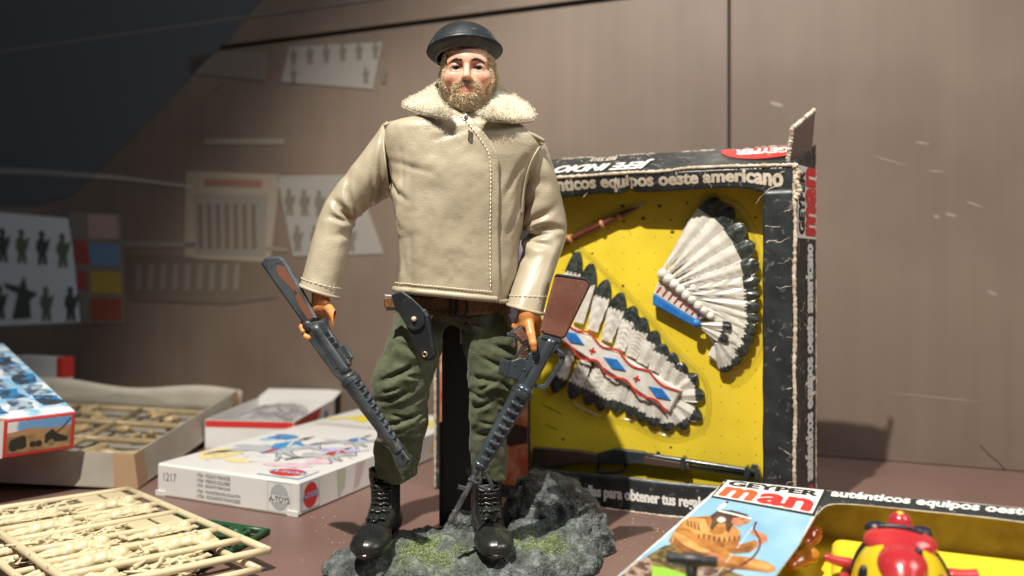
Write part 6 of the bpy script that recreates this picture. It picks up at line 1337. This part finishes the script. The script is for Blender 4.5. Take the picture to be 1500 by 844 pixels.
# picture card (left), black frame strip along the back
pc4 = [qp(1065, 703), qp(1208, 718), qp(1196, 753), qp(1168, 800), qp(1132, 848), qp(1100, 905), qp(836, 905), qp(905, 844)]
card = obj('picture_card', *prism(QP, pc4, -0.10, 0.0), M_white, lowb, smooth_=False)
obj('frame_strip', *prism(QP, [qp(1207, 718), qp(1240, 720), (QW, 0.0), (QW, -1.05)]+[qp(x, y) for x, y in ((1500, 764), (1440, 756), (1360, 748), (1290, 741), (1240, 737), (1215, 738), (1203, 745), (1197, 752))], -0.10, -0.005), M_black_card, lowb, smooth_=False)
worn_pts = [QP.at(*qp(x, y), -0.03) for x, y in ((1503, 765), (1440, 757), (1360, 749), (1290, 742), (1240, 738), (1215, 739), (1203, 746), (1197, 753))]
obj('worn_edge', *tube(catmull(worn_pts, 60), 0.035, 6), M_paper, lowb)
P = catmull([QP.at(*qp(x, y), -0.05) for x, y in ((1065, 703), (1030, 734), (990, 770), (950, 806), (905, 846), (870, 876))], 80); P = P+RNG.normal(0, 0.012, P.shape); obj('worn_edge', *tube(P, 0.05*(0.6+0.8*RNG.random(80)), 6), M_paper, lowb)
P = catmull([QP.at(*qp(x, y), -0.03) for x, y in ((1063, 703), (1130, 709), (1208, 718), (1300, 727), (1400, 735), (1505, 745))], 60); obj('worn_edge', *tube(P, 0.03, 6), M_paper, lowb)
# logo block
art('logo_patch', QP, [(M_ink, [qp(1063, 702), qp(1211, 717), qp(1193, 757), qp(1041, 729)]), (M_white, [qp(1066, 704), qp(1207, 718.5), qp(1190, 753), qp(1045, 727)])], lowb, h=0.012, kind='stuff')
lo_ = qp(1055, 723); r_ = qp(1190, 748)
class Quad:                     # lettering stretched over four points of the card
    def __init__(s, c): s.c = [np.asarray(p, float) for p in c]      # bl, br, tr, tl
    def at(s, u, v, h):
        u = np.asarray(u)[:, None]; v = np.asarray(v)[:, None]; P = (s.c[0]*(1-u)+s.c[1]*u)*(1-v)+(s.c[3]*(1-u)+s.c[2]*u)*v
        return QP.at(P[:, 0], P[:, 1], np.asarray(h))
text('lettering', 'GEYPER', Quad([qp(1066, 711.5), qp(1197, 728), qp(1201, 720.5), qp(1071, 705)]), 0, 0, 1, 1, M_ink, lowb, h=0.03, bold=0.02, fat=0.04, asp=0.22)
text('lettering', 'm', Quad([qp(1053, 726), qp(1099, 734.5), qp(1112, 720.5), qp(1066, 714)]), 0, 0, 1, 1, M_orange_red, lowb, h=0.034, bold=0.02, fat=0.05, asp=0.7)
text('lettering', 'an', Quad([qp(1107, 736), qp(1185, 750), qp(1193, 733.5), qp(1119, 722.5)]), 0, 0, 1, 1, M_red, lowb, h=0.034, bold=0.02, fat=0.05, asp=0.45)
text('lettering', 'auténticos equipos oeste americano', Quad([qp(1216, 730), qp(1660, 774), qp(1664, 760), qp(1220, 718)]), 0, 0, 1, 1, M_white_ink, lowb, h=0.015, bold=0.015, fat=0.03, asp=0.06)
# painted scene on the card: sky, kneeling archer in fringed buckskin, mound, grass
c3 = lambda x, y: qp(900+x/4.545, 690+y/4.545)
skyp = mat('painted_sky_card', (0.16, 0.36, 0.52), 0.42, c2=(0.33, 0.52, 0.62), nscale=28, lo=0.35, hi=0.68)
buck = mat('buckskin_print', (0.44, 0.20, 0.045), 0.42, c2=(0.30, 0.11, 0.025), nscale=130, lo=0.42, hi=0.6); buck2 = mat('buckskin_light_print', (0.58, 0.32, 0.10), 0.42, c2=(0.46, 0.21, 0.06), nscale=150)
skin_p = mat('brown_skin_print', (0.42, 0.15, 0.07), 0.42, c2=(0.52, 0.24, 0.13), nscale=200); hair_p = mat('dark_hair_print', (0.05, 0.028, 0.018), 0.4, c2=(0.11, 0.06, 0.03), nscale=200)
mound = mat('mound_print', (0.20, 0.15, 0.05), 0.45, c2=(0.06, 0.045, 0.02), nscale=300, lo=0.42, hi=0.56); stone_p = mat('pebble_print', (0.34, 0.24, 0.18), 0.45, c2=(0.08, 0.045, 0.035), nscale=260, lo=0.45, hi=0.55); grass_p = mat('grass_print', (0.24, 0.46, 0.05), 0.4)
PIC = [(skyp, [(648, 168), (1322, 285), (1230, 490), (1060, 715), (900, 960), (-260, 960), (30, 700), (300, 470), (500, 300)]),
       (mound, [(420, 480), (330, 500), (230, 560), (120, 660), (60, 760), (900, 900), (860, 700), (600, 600)]),
       (stone_p, [(230, 560), (130, 620), (20, 720), (-80, 830), (200, 860), (250, 700), (250, 600)]), (stone_p, [(560, 640), (700, 650), (680, 720), (640, 800), (540, 760)]),
       (grass_p, [(250, 630), (360, 650), (480, 690), (480, 820), (250, 820)]),
       (buck, [(770, 560), (880, 575), (1000, 600), (1070, 640), (1075, 665), (1030, 680), (900, 665), (700, 650), (560, 640), (520, 600), (620, 560)]),      # leg
       (buck2, [(860, 585), (990, 605), (1060, 645), (1020, 660), (900, 630)]),
       (buck, [(500, 310), (640, 300), (780, 350), (840, 410), (830, 480), (760, 560), (640, 590), (460, 560), (360, 470), (400, 400), (450, 340)]),           # torso
       (buck2, [(480, 320), (600, 320), (640, 400), (560, 430), (450, 370)]), (buck2, [(400, 400), (480, 440), (560, 500), (640, 530), (620, 570), (480, 545), (380, 470)]),
       (buck, [(720, 500), (840, 490), (940, 460), (960, 500), (900, 545), (780, 555)]),
       (buck2, [(545, 400), (640, 430), (760, 460), (840, 430), (840, 400), (780, 380), (700, 430), (600, 400)]),
       (skin_p, [(610, 530), (690, 560), (760, 600), (765, 615), (720, 605), (650, 580), (600, 560)]), (skin_p, [(900, 395), (960, 405), (1010, 425), (1022, 465), (980, 490), (950, 480), (960, 450), (915, 425)]),
       (hair_p, [(640, 300), (690, 265), (780, 262), (880, 290), (900, 310), (830, 330), (790, 360), (760, 415), (745, 400), (740, 350), (690, 350), (650, 400), (638, 380), (650, 340)]),
       (skin_p, [(790, 315), (860, 305), (915, 318), (890, 350), (860, 358), (830, 372), (800, 362), (775, 345)]),
       (M_white_ink, [(690, 262), (780, 280), (915, 316), (910, 324), (780, 292), (690, 270)]), (M_white_ink, [(682, 262), (700, 235), (755, 203), (758, 215), (735, 240), (700, 262)]), (M_ink, [(738, 210), (756, 200), (760, 212), (748, 222)]),
       (plain('silver_print', 190, 186, 180), [c for c in disc(712, 328, 30, 20, 16)]),
       (plain('bow_brown_print', 92, 44, 28), stroke(catmull(np.array([(945, 340), (930, 390), (965, 450), (965, 510), (920, 580), (840, 630), (700, 700)]), 30), 13)), (M_white_ink, stroke(np.array([(925, 370), (830, 500), (760, 590), (680, 700)]), 3.5))]
shade_p = mat('buckskin_shade_print', (0.17, 0.065, 0.02), 0.42, c2=(0.28, 0.12, 0.035), nscale=150); cloud_p = mat('pale_cloud_print', (0.42, 0.56, 0.62), 0.42)
PIC += [(shade_p, [(560, 620), (700, 640), (900, 662), (1030, 680), (900, 650), (760, 615), (640, 600)]), (shade_p, [(400, 440), (470, 500), (560, 540), (640, 555), (560, 570), (460, 545), (390, 490)]), (shade_p, [(740, 520), (840, 520), (930, 490), (900, 545), (790, 555)]), (shade_p, [(640, 440), (720, 470), (740, 520), (700, 500)]), (skin_p, [(780, 330), (800, 318), (798, 360), (785, 352)]), (hair_p, [(838, 326), (862, 322), (864, 327), (840, 331)]), (shade_p, [(860, 340), (888, 346), (884, 350), (858, 346)])]
for k in range(17):
    x = 560+17*k; y = 420+(3.0*k if k < 9 else 27-2*(k-9)); PIC.append((buck2 if k % 2 else hair_p, [(x, y), (x+7, y+2), (x+4, y+34), (x-3, y+30)]))
for k in range(9): x = 470+12*k; PIC.append((hair_p if k % 2 else buck2, [(x, 325+4*k), (x+6, 327+4*k), (x+14, 365+5*k), (x+6, 362+5*k)]))
art('picture', QP, [(m, [c3(*p) for p in pts]) for m, pts in PIC], lowb, h=0.008, step=0.012, kind='stuff')
# box walls and yellow tray
def QA(u, v, h): return QP.at(u, v, h)
sheet('back_wall', [QA(0.1, -0.05, -0.1), QA(QW, -0.05, -0.1), QA(QW, -0.05, -QT), QA(0.1, -0.05, -QT)], M_kraft, lowb, 0.1)
sheet('side_wall', [QA(0.1, -QL, -0.1), QA(0.1, -0.05, -0.1), QA(0.1, -0.05, -QT), QA(0.1, -QL, -QT)], M_kraft, lowb, 0.1)
sheet('box_floor', [QA(0.1, -QL, -QT), QA(QW, -QL, -QT), QA(QW, -0.05, -QT), QA(0.1, -0.05, -QT)], M_yellow, lowb, 0.1)
def trayf(P):                   # plate with rolled edges in plane coordinates
    return s_box(P, (15.4, -9.0, -2.1), (9.6, 7.4, 0.75), 0.55)
q1 = qp(1213, 786, -1.4); q2 = qp(1500, 812, -1.4); v_b = (q1[1]+q2[1])/2
def tray_l(P): return s_box(P, ((q1[0]+QW)/2+0.15, v_b-8.0, -2.2), ((QW-q1[0])/2, 8.0, 0.8), 0.45)
tv, tf = nets(tray_l, (q1[0]-0.4, v_b-16.5, -3.2), (QW+0.6, v_b+0.5, -1.2), 0.2)
obj('yellow_tray', QP.at(tv[:, 0], tv[:, 1], tv[:, 2]), tf, M_yellow, lowb)
sup = thing('display_wedge', (15, 34, 0), 'black wedge block propping up the tilted window box', 'block')
wp = [QA(0.6, -0.6, -QT-0.13), QA(QW-0.6, -0.6, -QT-0.13), QA(QW-0.6, -10, -QT-0.13), QA(0.6, -10, -QT-0.13)]
V = np.array(wp+[p*np.array([1, 1, 0]) for p in wp]); obj('block', V, [(0, 1, 2, 3), (7, 6, 5, 4), (0, 4, 5, 1), (1, 5, 6, 2), (2, 6, 7, 3), (3, 7, 4, 0)], M_post, sup, smooth_=False)
# ---- red and yellow toy pack on the tray
M_ry = mat('yellow_glossy_plastic', (0.72, 0.52, 0.02), 0.22, coat=0.6); M_rr = mat('red_glossy_plastic', (0.42, 0.022, 0.03), 0.25, c2=(0.50, 0.04, 0.04), nscale=40, coat=0.6)
M_navy = mat('dark_blue_paint', (0.012, 0.016, 0.03), 0.35); M_dome = mat('brown_clear_dome', (0.09, 0.045, 0.02), 0.10, coat=1.0)
tc0 = qp(1318, 866, -1.4); TC = QP.at(tc0[0], tc0[1], -1.4)
toy = thing('domed_toy', TC, 'red and yellow domed toy with dark stripes lying on the yellow tray', 'toy')
Tm = np.stack([QU, QV, QP.n], 1)
Lc = lambda V: np.asarray(V)@Tm.T+TC
def dome_f(P): return smax(s_ell(P, (0, 0, 0), (1.95, 2.3, 2.55)), -P[..., 2]-0.05, 0.1)-0.06*np.cos(P[..., 0]*2.6)*0
v, f = nets(dome_f, (-2.4, -2.7, -0.4), (2.4, 2.7, 2.9), 0.09); obj('shell', Lc(v), f, M_ry, toy)
def cap_f(P):
    d = s_ell(P, (0, 0.35, 2.05), (1.45, 1.0, 0.62)); d = smin(d, s_ell(P, (0, -0.85, 1.70), (1.0, 1.3, 0.80)), 0.25)
    d = smin(d, s_ell(P, (0.05, 1.1, 2.6), (0.48, 0.5, 0.5)), 0.2); d = smin(d, s_ell(P, (0, -2.0, 0.9), (0.95, 0.6, 1.0)), 0.3); return d
v, f = nets(cap_f, (-1.9, -3.0, -0.3), (1.9, 2.0, 3.5), 0.08); capo = obj('red_cap', Lc(v), f, M_rr, toy)
def skirt_f(P):
    q = np.sqrt((P[..., 0]/2.2)**2+(P[..., 1]/2.55)**2); return np.sqrt((q-1)**2*4.5+(P[..., 2]-0.12)**2)-0.22
v, f = nets(skirt_f, (-2.8, -3.1, -0.3), (2.8, 3.1, 0.6), 0.1); obj('red_skirt', Lc(v), f, M_rr, toy)
for s in (-1, 1):
    P = catmull([(s*1.9, 0.5, 0.7), (s*2.5, 0.5, 0.75), (s*3.0, 0.55, 0.85)], 12); vv, ff = tube(P, np.linspace(0.34, 0.30, 12) if s > 0 else np.linspace(0.24, 0.18, 12), 14); obj('red_peg', Lc(vv), ff, M_rr, toy)
    for y0 in (-0.1, 0.75):     # dark straps over the shell
        P = []
        for t in np.linspace(0.25, 1.35, 24):
            x = s*1.97*math.cos(t)*1.0; yv = y0+0.35*math.sin(t); k = math.sqrt(max(0, 1-(yv/2.3)**2)); P.append((x*k, yv, 2.57*math.sin(t)*k))
        vv, ff = tube(np.array(P), 0.085, 8); obj('dark_strap', Lc(vv), ff, M_navy, toy)
    mbv = []
    for (t, ph, ry) in ((0.42, -0.55, 0.32), ):
        c = np.array([s*1.95*math.cos(t)*math.cos(ph), 2.3*math.sin(ph)*math.cos(t)*1.0, 2.55*math.sin(t)]); vv, ff = sphere(c*0.955, (0.24, 0.30, 0.60), 14, 10); obj('dark_patch', Lc(vv), ff, M_navy, toy)
    vv, ff = sphere((s*0.85, 1.2, 2.15), (0.5, 0.35, 0.32), 14, 10); obj('dark_patch', Lc(vv+0.04*fbm(vv*6, 2)[:, None]), ff, M_navy, toy)
vv, ff = sphere((0.78, 0.02, 2.12), (0.26, 0.20, 0.34), 14, 10); obj('dark_patch', Lc(vv), ff, M_navy, toy)
vv, ff = sphere((0.62, -0.75, 2.35), (0.16, 0.18, 0.16), 12, 8); obj('dark_patch', Lc(vv), ff, M_navy, toy)
P = catmull([(-0.85, 0.55, 2.60), (-0.3, 0.5, 2.70), (0.3, 0.45, 2.70), (0.85, 0.40, 2.55)], 20); vv, ff = tube(P, 0.11, 8); obj('dark_strap', Lc(vv), ff, M_navy, toy)
vv, ff = sphere((0.05, 1.1, 3.05), (0.16, 0.16, 0.07), 10, 6); obj('yellow_dot', Lc(vv), ff, M_ry, toy)
vv, ff = sphere((-0.1, -2.2, 1.1), (0.75, 0.6, 0.8), 20, 14); obj('clear_dome', Lc(vv), ff, M_dome, toy)
# ---- small red and orange piece half hidden beside the card
c_ = qp(1178, 808, -1.9)
def knot_f(P): return chain(P, [(-0.5, -1.6, 0), (0.2, -0.8, 0.2), (-0.1, 0.0, 0.1), (0.3, 0.8, 0.3), (0.5, 1.5, 0.2)], [0.3, 0.42, 0.30, 0.42, 0.35], 0.15)-0.08*fbm(P*2.5, 2, 3)
v, f = nets(knot_f, (-1.4, -2.4, -0.8), (1.4, 2.4, 1.1), 0.1); kn = obj('orange_piece', QP.at(c_[0]+v[:, 0], c_[1]+v[:, 1], -1.75+v[:, 2]), f, mat('red_orange_clear_plastic', (0.42, 0.07, 0.02), 0.15, c2=(0.55, 0.22, 0.03), nscale=60, coat=0.8), label='small red and orange piece beside the picture card', cat='toy part')
# ---- black T-shaped handle
tY = 31.0; ta_, tb2 = px(976, 817, tY), px(1051, 824, tY-0.6); th_ = thing('plunger_handle', px(1012, 905, tY), 'small black T shaped handle standing in front of the picture card', 'handle')
mid = (ta_+tb2)/2; P = np.array([lerp(ta_, tb2, t) for t in (0, 0.03, 0.3, 0.36, 0.64, 0.7, 0.97, 1)]); obj('crossbar', *tube(P, np.array([0.19, 0.22, 0.22, 0.27, 0.27, 0.22, 0.22, 0.19]), 16), M_hol, th_)
hit = QP.at(*QP.from_px(1010, 844), 0); n_z = lambda x, y: QP.o[2]-(np.dot(np.array([x-QP.o[0], y-QP.o[1]]), QP.n[:2]))/QP.n[2]
foot = np.array([mid[0], mid[1], n_z(mid[0], mid[1])]); obj('stem', *tube(np.array([mid, lerp(mid, foot, 0.5), foot]), 0.22, 14), M_hol, th_)
